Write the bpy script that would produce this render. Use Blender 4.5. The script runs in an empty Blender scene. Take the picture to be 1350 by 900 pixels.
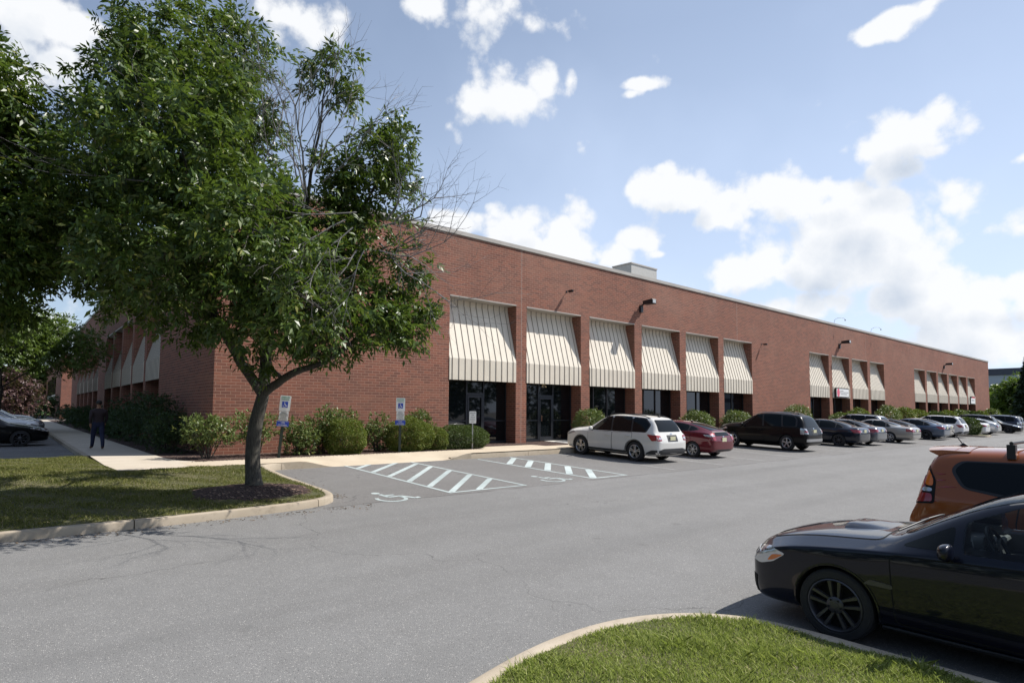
import bpy, bmesh, math, random
import numpy as np
from mathutils import Vector, Matrix
from mathutils.bvhtree import BVHTree
SC = bpy.context.scene
COL = SC.collection
RND = random.Random(7)
NP = np.random.default_rng(11)

# ------------------------------------------------------------------ camera geometry
FPX = 780.0; PPX = 675.0; PPY = 541.6 - 780*math.tan(math.radians(3.42)); EYE = 1.46
HEAD, TILT, ROLL = math.radians(49.7), math.radians(3.42), math.radians(0.40)
F0 = Vector((math.cos(HEAD), math.sin(HEAD), 0)); R0 = Vector((math.sin(HEAD), -math.cos(HEAD), 0)); Z = Vector((0, 0, 1))
VF = F0*math.cos(TILT) + Z*math.sin(TILT)
VU = Z*math.cos(TILT) - F0*math.sin(TILT)
VR = R0*math.cos(ROLL) + VU*math.sin(ROLL)
VU = VU*math.cos(ROLL) - R0*math.sin(ROLL)
CAMP = Vector((0, 0, EYE))
def ray(px, py):
    return VF + VR*((px-PPX)/FPX) + VU*((PPY-py)/FPX)
def onY(px, py, Y):
    r = ray(px, py); return CAMP + r*(Y/r.y)
def onX(px, py, X):
    r = ray(px, py); return CAMP + r*(X/r.x)
def atd(px, py, d):            # point seen at a given distance ahead
    return CAMP + ray(px, py)*d
YK = 18.4
def G(Y):                      # the lot rises gently to the building
    z0 = -.14
    if Y >= YK: return z0
    if Y >= 7.6: return z0 - .034*(YK-Y)
    zb = z0 - .034*(YK-7.6)
    if Y >= 0:
        u = (7.6-Y)/7.6; return zb - .034*7.6*(u-u*u/2)
    return zb - .034*3.8

# ------------------------------------------------------------------ scene helpers
def link(o, parent=None):
    COL.objects.link(o)
    if parent is not None: o.parent = parent
    return o
def tag(o, label=None, cat=None, group=None, kind=None):
    if label: o['label'] = label
    if cat: o['category'] = cat
    if group: o['group'] = group
    if kind: o['kind'] = kind
    return o
def empty(name, loc=(0, 0, 0), rz=0):
    o = bpy.data.objects.new(name, None); o.location = loc; o.rotation_euler = (0, 0, rz)
    o.empty_display_size = .3
    return link(o)
def copy_tree(o, parent=None):
    c = o.copy(); COL.objects.link(c); c.parent = parent
    for ch in list(o.children): copy_tree(ch, c)
    return c
class MB:                      # collects shapes, builds ONE mesh object
    def __init__(s): s.v = []; s.f = []; s.m = []; s.cur = 0
    def add(s, vs, fs):
        n = len(s.v); s.v += [tuple(v) for v in vs]
        for f in fs: s.f.append(tuple(i+n for i in f)); s.m.append(s.cur)
        return s
    def box(s, x0, y0, z0, x1, y1, z1):
        s.add([(x0,y0,z0),(x1,y0,z0),(x1,y1,z0),(x0,y1,z0),(x0,y0,z1),(x1,y0,z1),(x1,y1,z1),(x0,y1,z1)],
              [(0,3,2,1),(4,5,6,7),(0,1,5,4),(1,2,6,5),(2,3,7,6),(3,0,4,7)]); return s
    def quad(s, a, b, c, d): return s.add([a,b,c,d], [(0,1,2,3)])
    def tube(s, pts, rad, n=6, cap=True):
        pts = [Vector(p) for p in pts]; k = len(pts)
        if not hasattr(rad, '__len__'): rad = [rad]*k
        base = len(s.v); prev = None
        for i, p in enumerate(pts):
            t = (pts[min(i+1,k-1)] - pts[max(i-1,0)])
            if t.length < 1e-9: t = Vector((0,0,1))
            t.normalize()
            if prev is None:
                a = Vector((0,0,1)) if abs(t.z) < .9 else Vector((1,0,0))
                u = t.cross(a).normalized()
            else:
                u = (prev - t*prev.dot(t)).normalized()
            prev = u; w = t.cross(u)
            for j in range(n):
                an = 2*math.pi*j/n
                s.v.append(tuple(p + (u*math.cos(an) + w*math.sin(an))*rad[i]))
        for i in range(k-1):
            for j in range(n):
                a = base+i*n+j; b = base+i*n+(j+1)%n
                s.f.append((a, b, b+n, a+n)); s.m.append(s.cur)
        if cap:
            s.f.append(tuple(base+j for j in range(n))[::-1]); s.m.append(s.cur)
            s.f.append(tuple(base+(k-1)*n+j for j in range(n))); s.m.append(s.cur)
        return s
    def lathe(s, prof, n=32, axis='y', c=(0,0,0), closed=False):
        base = len(s.v); k = len(prof)
        for (r, h) in prof:
            for j in range(n):
                a = 2*math.pi*j/n
                if axis == 'y': s.v.append((c[0]+r*math.cos(a), c[1]+h, c[2]+r*math.sin(a)))
                else: s.v.append((c[0]+r*math.cos(a), c[1]+r*math.sin(a), c[2]+h))
        for i in range(k if closed else k-1):
            for j in range(n):
                a = base+i*n+j; b = base+i*n+(j+1)%n; i2 = (i+1)%k
                c2 = base+i2*n+(j+1)%n; d = base+i2*n+j
                s.f.append((a, b, c2, d)); s.m.append(s.cur)
        return s
    def build(s, name, mats, parent=None, smooth=None, loc=None, link_it=True, fixn=True):
        me = bpy.data.meshes.new(name); me.from_pydata(s.v, [], s.f)
        if not isinstance(mats, (list, tuple)): mats = [mats]
        for m in mats: me.materials.append(m)
        if len(mats) > 1: me.polygons.foreach_set('material_index', s.m)
        if fixn:
            bm = bmesh.new(); bm.from_mesh(me); bmesh.ops.recalc_face_normals(bm, faces=bm.faces); bm.to_mesh(me); bm.free()
        if smooth: smooth_by(me, smooth)
        me.update()
        o = bpy.data.objects.new(name, me)
        if loc is not None: o.location = loc
        if link_it: link(o, parent)
        return o
def smooth_by(me, deg=35):
    bm = bmesh.new(); bm.from_mesh(me)
    for f in bm.faces: f.smooth = True
    lim = math.radians(deg)
    for e in bm.edges:
        e.smooth = not (len(e.link_faces) == 2 and e.calc_face_angle(0) > lim)
    bm.to_mesh(me); bm.free()
def np_mesh(name, V, nper, mat, parent=None, smooth=False, link_it=True):
    """V: (N*nper,3) vertices, every nper vertices make one face."""
    V = np.asarray(V, dtype=np.float32); n = len(V)//nper
    me = bpy.data.meshes.new(name)
    me.vertices.add(len(V)); me.vertices.foreach_set('co', V.ravel())
    me.loops.add(len(V)); me.loops.foreach_set('vertex_index', np.arange(len(V), dtype=np.int32))
    me.polygons.add(n); me.polygons.foreach_set('loop_start', np.arange(0, len(V), nper, dtype=np.int32))
    me.update(calc_edges=True)
    if not isinstance(mat, (list, tuple)): mat = [mat]
    for m in mat: me.materials.append(m)
    o = bpy.data.objects.new(name, me)
    return link(o, parent) if link_it else o

# ------------------------------------------------------------------ materials
def new_mat(name):
    m = bpy.data.materials.new(name); m.use_nodes = True
    nt = m.node_tree; b = nt.nodes['Principled BSDF']
    return m, nt, b
def N(nt, typ, **kw):
    n = nt.nodes.new(typ)
    for k, v in kw.items(): setattr(n, k, v)
    return n
def mathn(nt, op, a, b=None, c=None, clamp=False):
    n = N(nt, 'ShaderNodeMath', operation=op); n.use_clamp = clamp
    for i, x in enumerate((a, b, c)):
        if x is None: continue
        if isinstance(x, (int, float)): n.inputs[i].default_value = x
        else: nt.links.new(x, n.inputs[i])
    return n.outputs[0]
def mixc(nt, fac, a, b, blend='MIX'):
    n = N(nt, 'ShaderNodeMix', data_type='RGBA', blend_type=blend)
    for s, x in ((0, fac), (6, a), (7, b)):
        if hasattr(x, 'is_linked') or hasattr(x, 'links'): nt.links.new(x, n.inputs[s])
        elif isinstance(x, (int, float)): n.inputs[s].default_value = x
        else: n.inputs[s].default_value = (*x, 1)
    return n.outputs[2]
def noise(nt, vec, scale, detail=4, rough=.55, dist=0):
    n = N(nt, 'ShaderNodeTexNoise'); n.inputs['Scale'].default_value = scale
    n.inputs['Detail'].default_value = detail; n.inputs['Roughness'].default_value = rough
    n.inputs['Distortion'].default_value = dist
    if vec is not None: nt.links.new(vec, n.inputs['Vector'])
    return n.outputs['Fac']
def mapr(nt, v, a, b, c=0., d=1., smooth=False):
    n = N(nt, 'ShaderNodeMapRange'); n.clamp = True
    if smooth: n.interpolation_type = 'SMOOTHSTEP'
    nt.links.new(v, n.inputs[0])
    for i, x in zip((1,2,3,4), (a,b,c,d)): n.inputs[i].default_value = x
    return n.outputs[0]
def objco(nt): return N(nt, 'ShaderNodeTexCoord').outputs['Object']
def bump(nt, b, h, strength=.3, dist=.01):
    n = N(nt, 'ShaderNodeBump'); n.inputs['Strength'].default_value = strength; n.inputs['Distance'].default_value = dist
    nt.links.new(h, n.inputs['Height']); nt.links.new(n.outputs[0], b.inputs['Normal'])
def simple(name, col, rough=.5, metal=0., spec=.5, coat=0., var=0., vscale=8., bmp=0., bscale=60.):
    m, nt, b = new_mat(name)
    b.inputs['Roughness'].default_value = rough; b.inputs['Metallic'].default_value = metal
    b.inputs['Specular IOR Level'].default_value = spec; b.inputs['Coat Weight'].default_value = coat
    b.inputs['Coat Roughness'].default_value = .03
    v = objco(nt)
    if var:
        f = noise(nt, v, vscale, 5)
        c = mixc(nt, mapr(nt, f, .3, .7), [x*(1-var) for x in col], [min(1, x*(1+var)) for x in col])
        nt.links.new(c, b.inputs['Base Color'])
    else: b.inputs['Base Color'].default_value = (*col, 1)
    if bmp: bump(nt, b, noise(nt, v, bscale, 3), bmp, .01)
    return m
M = {}
def brick_mat():
    m, nt, b = new_mat('brick'); v = objco(nt)
    sep = N(nt, 'ShaderNodeSeparateXYZ'); nt.links.new(v, sep.inputs[0])
    gn = N(nt, 'ShaderNodeNewGeometry'); sn = N(nt, 'ShaderNodeSeparateXYZ'); nt.links.new(gn.outputs['Normal'], sn.inputs[0])
    isx = mathn(nt, 'GREATER_THAN', mathn(nt, 'ABSOLUTE', sn.outputs[0]), .5)
    mx = N(nt, 'ShaderNodeMix', data_type='FLOAT'); nt.links.new(isx, mx.inputs[0]); nt.links.new(sep.outputs[0], mx.inputs[2]); nt.links.new(sep.outputs[1], mx.inputs[3])
    cb = N(nt, 'ShaderNodeCombineXYZ'); nt.links.new(mx.outputs[0], cb.inputs[0]); nt.links.new(sep.outputs[2], cb.inputs[1])
    br = N(nt, 'ShaderNodeTexBrick'); nt.links.new(cb.outputs[0], br.inputs['Vector'])
    br.inputs['Scale'].default_value = 1; br.inputs['Brick Width'].default_value = .305; br.inputs['Row Height'].default_value = .102
    br.inputs['Mortar Size'].default_value = .0085; br.inputs['Mortar Smooth'].default_value = .3; br.inputs['Bias'].default_value = -.15
    br.inputs['Color1'].default_value = (.245, .091, .061, 1); br.inputs['Color2'].default_value = (.112, .052, .043, 1)
    br.inputs['Mortar'].default_value = (.42, .28, .205, 1)
    f = noise(nt, v, .55, 6, .6)
    c = mixc(nt, mapr(nt, f, .35, .7, 0, .38), br.outputs['Color'], (.15, .075, .055))
    f2 = noise(nt, v, 26, 4)
    c = mixc(nt, mapr(nt, f2, .3, .75, .0, .35), c, (.28, .125, .088))
    mp = N(nt, 'ShaderNodeMapping'); mp.inputs['Scale'].default_value = (.35, .35, 3.2); nt.links.new(v, mp.inputs[0])
    f3 = noise(nt, mp.outputs[0], 1.3, 4)
    c = mixc(nt, mapr(nt, f3, .5, .78, 0, .45), c, (.30, .15, .10))
    ms = N(nt, 'ShaderNodeMapping'); ms.inputs['Scale'].default_value = (1.1, 1.1, .07); nt.links.new(v, ms.inputs[0])
    stk = mathn(nt, 'MULTIPLY', mapr(nt, noise(nt, ms.outputs[0], 2.4, 6, .7), .55, .8), mapr(nt, sep.outputs[2], 6.2, 9.0, .0, .5))
    c = mixc(nt, stk, c, (.07, .045, .04))
    efl = mathn(nt, 'MULTIPLY', mapr(nt, noise(nt, v, .22, 5, .6), .48, .7, 0, .3), mapr(nt, sep.outputs[2], 5.0, 8.0, .2, 1))
    c = mixc(nt, efl, c, (.37, .225, .17))
    nt.links.new(c, b.inputs['Base Color']); b.inputs['Roughness'].default_value = .88; b.inputs['Specular IOR Level'].default_value = .25
    h = mathn(nt, 'ADD', mathn(nt, 'MULTIPLY', br.outputs['Fac'], -1.), mathn(nt, 'MULTIPLY', f2, .35))
    bump(nt, b, h, .55, .008)
    return m
def asphalt_mat():
    m, nt, b = new_mat('asphalt'); v = objco(nt)
    sep = N(nt, 'ShaderNodeSeparateXYZ'); nt.links.new(v, sep.inputs[0]); Y = sep.outputs[1]
    big = noise(nt, v, .16, 5, .6); mid = noise(nt, v, 2.2, 5, .65); fin = noise(nt, v, 130, 2, .7)
    wob = mathn(nt, 'ADD', Y, mathn(nt, 'MULTIPLY', mathn(nt, 'SUBTRACT', noise(nt, v, .5, 3), .5), .25))
    lot = mapr(nt, wob, 10.9, 10.96)
    c = mixc(nt, lot, (.178, .176, .173), (.150, .144, .139))
    c = mixc(nt, mapr(nt, big, .35, .65, 0, .55), c, (.208, .206, .203))
    c = mixc(nt, mapr(nt, mid, .35, .75, 0, .28), c, (.115, .112, .108))
    mp = N(nt, 'ShaderNodeMapping'); mp.inputs['Scale'].default_value = (.06, .8, 1); nt.links.new(v, mp.inputs[0])
    st = noise(nt, mp.outputs[0], 1.4, 4)
    c = mixc(nt, mapr(nt, st, .5, .75, 0, .45), c, (.13, .127, .124))
    vo = N(nt, 'ShaderNodeTexVoronoi'); vo.inputs['Scale'].default_value = 85; nt.links.new(v, vo.inputs['Vector'])
    sc = N(nt, 'ShaderNodeSeparateColor'); nt.links.new(vo.outputs['Color'], sc.inputs[0])
    light = mathn(nt, 'MULTIPLY', mapr(nt, sc.outputs[0], .80, .9), mapr(nt, vo.outputs['Distance'], .5, .3))
    c = mixc(nt, mathn(nt, 'MULTIPLY', light, .62), c, (.5, .48, .45))
    dark = mathn(nt, 'MULTIPLY', mapr(nt, sc.outputs[1], .76, .88), mapr(nt, vo.outputs['Distance'], .55, .3))
    c = mixc(nt, mathn(nt, 'MULTIPLY', dark, .6), c, (.045, .045, .047))
    # cracks: the seam of the lot and a few wandering ones
    seam = mathn(nt, 'ABSOLUTE', mathn(nt, 'SUBTRACT', wob, 10.93))
    sm = mathn(nt, 'MULTIPLY', mapr(nt, seam, .035, .008), mapr(nt, noise(nt, v, .9, 2), .38, .5))
    c = mixc(nt, mathn(nt, 'MULTIPLY', sm, .75), c, (.03, .03, .03))
    nv = N(nt, 'ShaderNodeTexNoise'); nv.inputs['Scale'].default_value = 1.1; nv.inputs['Detail'].default_value = 4; nt.links.new(v, nv.inputs['Vector'])
    ad = N(nt, 'ShaderNodeVectorMath', operation='MULTIPLY_ADD'); nt.links.new(nv.outputs['Color'], ad.inputs[0]); ad.inputs[1].default_value = (1.3, 1.3, 0); nt.links.new(v, ad.inputs[2])
    vc = N(nt, 'ShaderNodeTexVoronoi', feature='DISTANCE_TO_EDGE'); vc.inputs['Scale'].default_value = .19; nt.links.new(ad.outputs[0], vc.inputs['Vector'])
    cr = mathn(nt, 'MULTIPLY', mapr(nt, vc.outputs['Distance'], .0022, .0006), mapr(nt, noise(nt, v, .33, 2), .44, .54))
    c = mixc(nt, mathn(nt, 'MULTIPLY', cr, .5), c, (.045, .045, .045))
    # tyre-worn tracks along the aisle and drips in the stalls
    tr_ = mathn(nt, 'MULTIPLY', mapr(nt, mathn(nt, 'SINE', mathn(nt, 'MULTIPLY', wob, 3.4)), .35, 1), mathn(nt, 'MULTIPLY', mapr(nt, Y, 10.6, 9.8), mapr(nt, noise(nt, v, .25, 3), .4, .6)))
    c = mixc(nt, mathn(nt, 'MULTIPLY', tr_, .22), c, (.12, .12, .12))
    dv_ = N(nt, 'ShaderNodeTexVoronoi'); dv_.inputs['Scale'].default_value = 1.6; nt.links.new(v, dv_.inputs['Vector'])
    dr = mathn(nt, 'MULTIPLY', mapr(nt, mathn(nt, 'ADD', dv_.outputs['Distance'], mathn(nt, 'MULTIPLY', noise(nt, v, 14, 3), .15)), .20, .13), mapr(nt, Y, 12.6, 13.2))
    c = mixc(nt, mathn(nt, 'MULTIPLY', dr, .55), c, (.05, .048, .046))
    vs = N(nt, 'ShaderNodeTexVoronoi'); vs.inputs['Scale'].default_value = .7; nt.links.new(v, vs.inputs['Vector'])
    sp = mapr(nt, mathn(nt, 'ADD', vs.outputs['Distance'], mathn(nt, 'MULTIPLY', noise(nt, v, 9, 3), .12)), .14, .10)
    c = mixc(nt, mathn(nt, 'MULTIPLY', sp, .3), c, (.07, .068, .066))
    nt.links.new(c, b.inputs['Base Color']); b.inputs['Roughness'].default_value = .86; b.inputs['Specular IOR Level'].default_value = .3
    h = mathn(nt, 'ADD', mathn(nt, 'MULTIPLY', vo.outputs['Distance'], -1.), mathn(nt, 'MULTIPLY', fin, .5))
    bump(nt, b, h, .5, .006)
    return m
def concrete_mat(name, c1, c2, joint=None, stain=.35):
    m, nt, b = new_mat(name); v = objco(nt)
    c = mixc(nt, mapr(nt, noise(nt, v, .9, 6, .65), .3, .7), c1, c2)
    c = mixc(nt, mapr(nt, noise(nt, v, 5, 6, .7), .55, .8, 0, stain), c, [x*.45 for x in c1])
    c = mixc(nt, mapr(nt, noise(nt, v, 120, 2), .35, .7, 0, .3), c, [x*.7 for x in c2])
    pit = mapr(nt, noise(nt, v, 38, 4, .7), .62, .70, 0, stain*.8)
    c = mixc(nt, pit, c, [x*.4 for x in c1])
    c = mixc(nt, mapr(nt, noise(nt, v, .35, 4, .6), .5, .68, 0, stain*.6), c, [x*.7 for x in c1])
    if joint:
        sep = N(nt, 'ShaderNodeSeparateXYZ'); nt.links.new(v, sep.inputs[0])
        fr = mathn(nt, 'FRACT', mathn(nt, 'DIVIDE', sep.outputs[joint], 1.5))
        ln = mathn(nt, 'LESS_THAN', fr, .009)
        c = mixc(nt, mathn(nt, 'MULTIPLY', ln, .7), c, (.09, .075, .06))
    nt.links.new(c, b.inputs['Base Color']); b.inputs['Roughness'].default_value = .85; b.inputs['Specular IOR Level'].default_value = .3
    bump(nt, b, noise(nt, v, 70, 5), .35, .006)
    return m
def leaf_mat(name, c1, c2, c3=None, trans=.35, rough=.42, spec=.5):
    m, nt, b = new_mat(name); g = N(nt, 'ShaderNodeNewGeometry')
    r = g.outputs['Random Per Island']
    c = mixc(nt, r, c1, c2)
    if c3: c = mixc(nt, mapr(nt, r, .93, .97), c, c3)
    nt.links.new(c, b.inputs['Base Color']); b.inputs['Roughness'].default_value = rough; b.inputs['Specular IOR Level'].default_value = spec
    t = N(nt, 'ShaderNodeBsdfTranslucent')
    hc = mixc(nt, .5, c, (.16, .24, .02)); nt.links.new(hc, t.inputs['Color'])
    mx = N(nt, 'ShaderNodeMixShader'); mx.inputs[0].default_value = trans
    nt.links.new(b.outputs[0], mx.inputs[1]); nt.links.new(t.outputs[0], mx.inputs[2])
    nt.links.new(mx.outputs[0], nt.nodes['Material Output'].inputs['Surface'])
    return m
def grass_ground_mat():
    m, nt, b = new_mat('turf'); v = objco(nt)
    c = mixc(nt, mapr(nt, noise(nt, v, 1.1, 5, .6), .35, .65), (.075, .085, .032), (.15, .13, .065))
    c = mixc(nt, mapr(nt, noise(nt, v, 40, 4, .7), .4, .7, 0, .6), c, (.03, .028, .014))
    nt.links.new(c, b.inputs['Base Color']); b.inputs['Roughness'].default_value = .95
    bump(nt, b, noise(nt, v, 90, 3), .8, .02); return m
def mulch_mat():
    m, nt, b = new_mat('mulch'); v = objco(nt)
    vo = N(nt, 'ShaderNodeTexVoronoi'); vo.inputs['Scale'].default_value = 30; mp = N(nt, 'ShaderNodeMapping'); mp.inputs['Scale'].default_value = (1, .45, 1); nt.links.new(v, mp.inputs[0]); nt.links.new(mp.outputs[0], vo.inputs['Vector'])
    sc = N(nt, 'ShaderNodeSeparateColor'); nt.links.new(vo.outputs['Color'], sc.inputs[0])
    c = mixc(nt, sc.outputs[0], (.022, .011, .009), (.075, .042, .032))
    c = mixc(nt, mapr(nt, sc.outputs[1], .88, .95), c, (.22, .15, .11))
    nt.links.new(c, b.inputs['Base Color']); b.inputs['Roughness'].default_value = .95
    bump(nt, b, vo.outputs['Distance'], 1., .03); return m
def bark_mat(name, c1, c2):
    m, nt, b = new_mat(name); v = objco(nt)
    mp = N(nt, 'ShaderNodeMapping'); mp.inputs['Scale'].default_value = (1, 1, .16); nt.links.new(v, mp.inputs[0])
    f = noise(nt, mp.outputs[0], 42, 6, .7)
    c = mixc(nt, mapr(nt, f, .38, .62), c1, c2)
    c = mixc(nt, mapr(nt, noise(nt, v, 3, 3), .45, .7, 0, .35), c, (.13, .13, .1))
    nt.links.new(c, b.inputs['Base Color']); b.inputs['Roughness'].default_value = .9
    bump(nt, b, f, .9, .02); return m
def paint_mat(name, col, metal=0., rough=.32, dust=.0):
    m, nt, b = new_mat(name); v = objco(nt)
    n = noise(nt, v, 3, 4)
    nt.links.new(mixc(nt, mapr(nt, n, .3, .7), [x*.94 for x in col], col), b.inputs['Base Color'])
    b.inputs['Metallic'].default_value = metal; b.inputs['Roughness'].default_value = rough
    b.inputs['Coat Weight'].default_value = 1; b.inputs['Coat Roughness'].default_value = .04; b.inputs['Specular IOR Level'].default_value = .12
    return m
M['brick'] = brick_mat(); M['asphalt'] = asphalt_mat()
M['walk'] = concrete_mat('walk_concrete', (.47, .39, .29), (.58, .50, .385), joint=0, stain=.2)
M['walk2'] = concrete_mat('side_walk_concrete', (.47, .41, .32), (.58, .51, .42), joint=1, stain=.2)
M['pad'] = concrete_mat('pad_concrete', (.60, .57, .52), (.68, .66, .62), stain=.15)
M['kerb'] = concrete_mat('kerb_concrete', (.35, .29, .215), (.47, .405, .32), stain=.8)
M['turf'] = grass_ground_mat(); M['mulch'] = mulch_mat()
M['bark'] = bark_mat('bark', (.035, .031, .026), (.095, .085, .07))
M['dead'] = bark_mat('dead_wood', (.13, .12, .12), (.27, .255, .25))
M['paintline'] = concrete_mat('road_paint', (.36, .42, .42), (.52, .58, .575), stain=.9)
M['wornline'] = concrete_mat('worn_road_paint', (.27, .27, .26), (.42, .42, .41), stain=.8)
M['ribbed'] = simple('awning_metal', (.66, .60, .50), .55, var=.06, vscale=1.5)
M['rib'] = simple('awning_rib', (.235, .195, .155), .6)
M['coping'] = simple('coping_metal', (.42, .39, .35), .5, var=.12, vscale=.8)
M['roofing'] = simple('roofing', (.30, .29, .27), .9, var=.2)
M['unit'] = simple('unit_metal', (.47, .46, .43), .55, var=.08)
M['darkglass'] = simple('dark_window_glass', (.006, .008, .010), .03, spec=.6)
M['frame'] = simple('bronze_frame', (.035, .034, .036), .4, metal=.3)
M['frame2'] = simple('grey_frame', (.038, .042, .052), .4, metal=.5)
M['chrome'] = simple('chrome', (.75, .75, .76), .12, metal=1)
M['steel'] = simple('galvanised_steel', (.45, .45, .44), .4, metal=.8, var=.15)
M['black'] = simple('black_plastic', (.016, .016, .018), .5)
M['trim'] = simple('dark_trim', (.030, .031, .034), .55)
M['gap'] = simple('panel_gap', (.006, .006, .006), .9)
M['carglass'] = simple('car_glass', (.006, .008, .009), .02, spec=.22)
def clear_glass():
    m, nt, b = new_mat('clear_car_glass')
    t = N(nt, 'ShaderNodeBsdfTransparent'); t.inputs[0].default_value = (.70, .76, .75, 1)
    g = N(nt, 'ShaderNodeBsdfGlossy'); g.inputs['Roughness'].default_value = .01
    f = N(nt, 'ShaderNodeFresnel'); f.inputs[0].default_value = 1.36
    mx = N(nt, 'ShaderNodeMixShader'); nt.links.new(f.outputs[0], mx.inputs[0]); nt.links.new(t.outputs[0], mx.inputs[1]); nt.links.new(g.outputs[0], mx.inputs[2])
    nt.links.new(mx.outputs[0], nt.nodes['Material Output'].inputs['Surface']); return m
M['clearglass'] = clear_glass()
M['interior'] = simple('cabin_grey', (.12, .12, .125), .8)
M['tyre'] = simple('tyre_rubber', (.018, .018, .019), .8, bmp=.2)
M['rimsilver'] = simple('rim_silver', (.50, .50, .51), .3, metal=.85)
M['rimdark'] = simple('rim_dark', (.075, .075, .085), .35, metal=.6)
M['rimblack'] = simple('rim_black', (.02, .02, .022), .35)
M['lampclear'] = simple('lamp_clear', (.55, .56, .58), .08, metal=.5, coat=1)
M['lampred'] = simple('lamp_red', (.28, .012, .018), .15, coat=1)
M['lampamber'] = simple('lamp_amber', (.70, .16, .01), .15, coat=1)
M['plate'] = simple('number_plate', (.60, .58, .38), .5, var=.15, vscale=20)
M['signwhite'] = simple('sign_white', (.80, .81, .80), .45)
M['signblue'] = simple('sign_blue', (.03, .07, .42), .45)
M['signgreen'] = simple('sign_green', (.05, .30, .16), .5)
M['signblack'] = simple('sign_black', (.05, .05, .055), .5)
M['signgrey'] = simple('sign_grey', (.24, .25, .26), .5)
M['signred'] = simple('sign_red', (.55, .045, .06), .5)
M['signpink'] = simple('sign_pink', (.70, .13, .20), .5)
M['postgreen'] = simple('post_green', (.022, .035, .028), .5)
M['white'] = simple('pale_joint', (.42, .33, .28), .6)
# ------------------------------------------------------------------ cars
def lerp(a, b, t): return a+(b-a)*t
def rp(poly, r=.04, n=3):       # rounded corners
    out = []; k = len(poly)
    for i in range(k):
        p = Vector(poly[i]); a = Vector(poly[i-1]); b = Vector(poly[(i+1) % k])
        da, db = (a-p), (b-p); ra = min(r, da.length*.45); rb = min(r, db.length*.45)
        s, e = p+da.normalized()*ra, p+db.normalized()*rb
        for j in range(n+1):
            t = j/n; out.append(tuple(s*(1-t)**2 + p*2*t*(1-t) + e*t*t))
    return out
def circ(cx, cy, r, a0=0, a1=360, n=24):
    return [(cx+r*math.cos(math.radians(lerp(a0, a1, i/n))), cy+r*math.sin(math.radians(lerp(a0, a1, i/n)))) for i in range(n+1)]
def project(bvh, poly, side, off=.004, thick=.02, res=.09):
    """Lay an outlined panel on the body: returns verts, faces of a solid shell with its own thickness."""
    bm = bmesh.new()
    vs = [bm.verts.new((p[0], p[1], 0)) for p in poly]
    try: bm.faces.new(vs)
    except ValueError: bm.free(); return [], []
    xs = [p[0] for p in poly]; ys = [p[1] for p in poly]
    for ax, lo, hi in ((0, min(xs), max(xs)), (1, min(ys), max(ys))):
        n = int((hi-lo)/res)
        for i in range(1, n+1):
            c = lo+(hi-lo)*i/(n+1); co = [0, 0, 0]; no = [0, 0, 0]; co[ax] = c; no[ax] = 1
            bmesh.ops.bisect_plane(bm, geom=bm.verts[:]+bm.edges[:]+bm.faces[:], plane_co=co, plane_no=no)
    bad = []
    for v in bm.verts:
        a, b = v.co.x, v.co.y
        if side == 'L': o, d = Vector((a, 3, b)), Vector((0, -1, 0))
        elif side == 'R': o, d = Vector((a, -3, b)), Vector((0, 1, 0))
        elif side == 'F': o, d = Vector((5, a, b)), Vector((-1, 0, 0))
        elif side == 'B': o, d = Vector((-5, a, b)), Vector((1, 0, 0))
        else: o, d = Vector((a, b, 4)), Vector((0, 0, -1))
        hit = bvh.ray_cast(o, d)
        if hit[0] is None: bad.append(v); continue
        n = hit[1]
        if n.dot(d) > 0: n = -n
        n = (n - d*.6).normalized()
        v.co = hit[0] + n*off
        v.normal = n
    nor = {v: v.normal.copy() for v in bm.verts}
    if bad: bmesh.ops.delete(bm, geom=bad, context='VERTS')
    bm.verts.index_update()
    verts = [v.co.copy() for v in bm.verts]; faces = [tuple(v.index for v in f.verts) for f in bm.faces]
    if not faces: bm.free(); return [], []
    bd = [e for e in bm.edges if len(e.link_faces) == 1]
    mp = {}
    for e in bd:
        for v in e.verts:
            if v.index not in mp:
                mp[v.index] = len(verts); verts.append(v.co - nor[v]*thick)
        a, b = e.verts[0].index, e.verts[1].index
        faces.append((a, b, mp[b], mp[a]))
    bm.free(); return verts, faces
def panel(bvh, name, specs, mats, parent, res=.09):
    """specs: list of (poly, side, off, thick, material slot)"""
    mb = MB()
    for poly, side, off, thick, slot in specs:
        mb.cur = slot; v, f = project(bvh, poly, side, off, thick, res)
        if f: mb.add(v, f)
    return mb.build(name, mats, parent, smooth=40) if mb.f else None
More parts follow.
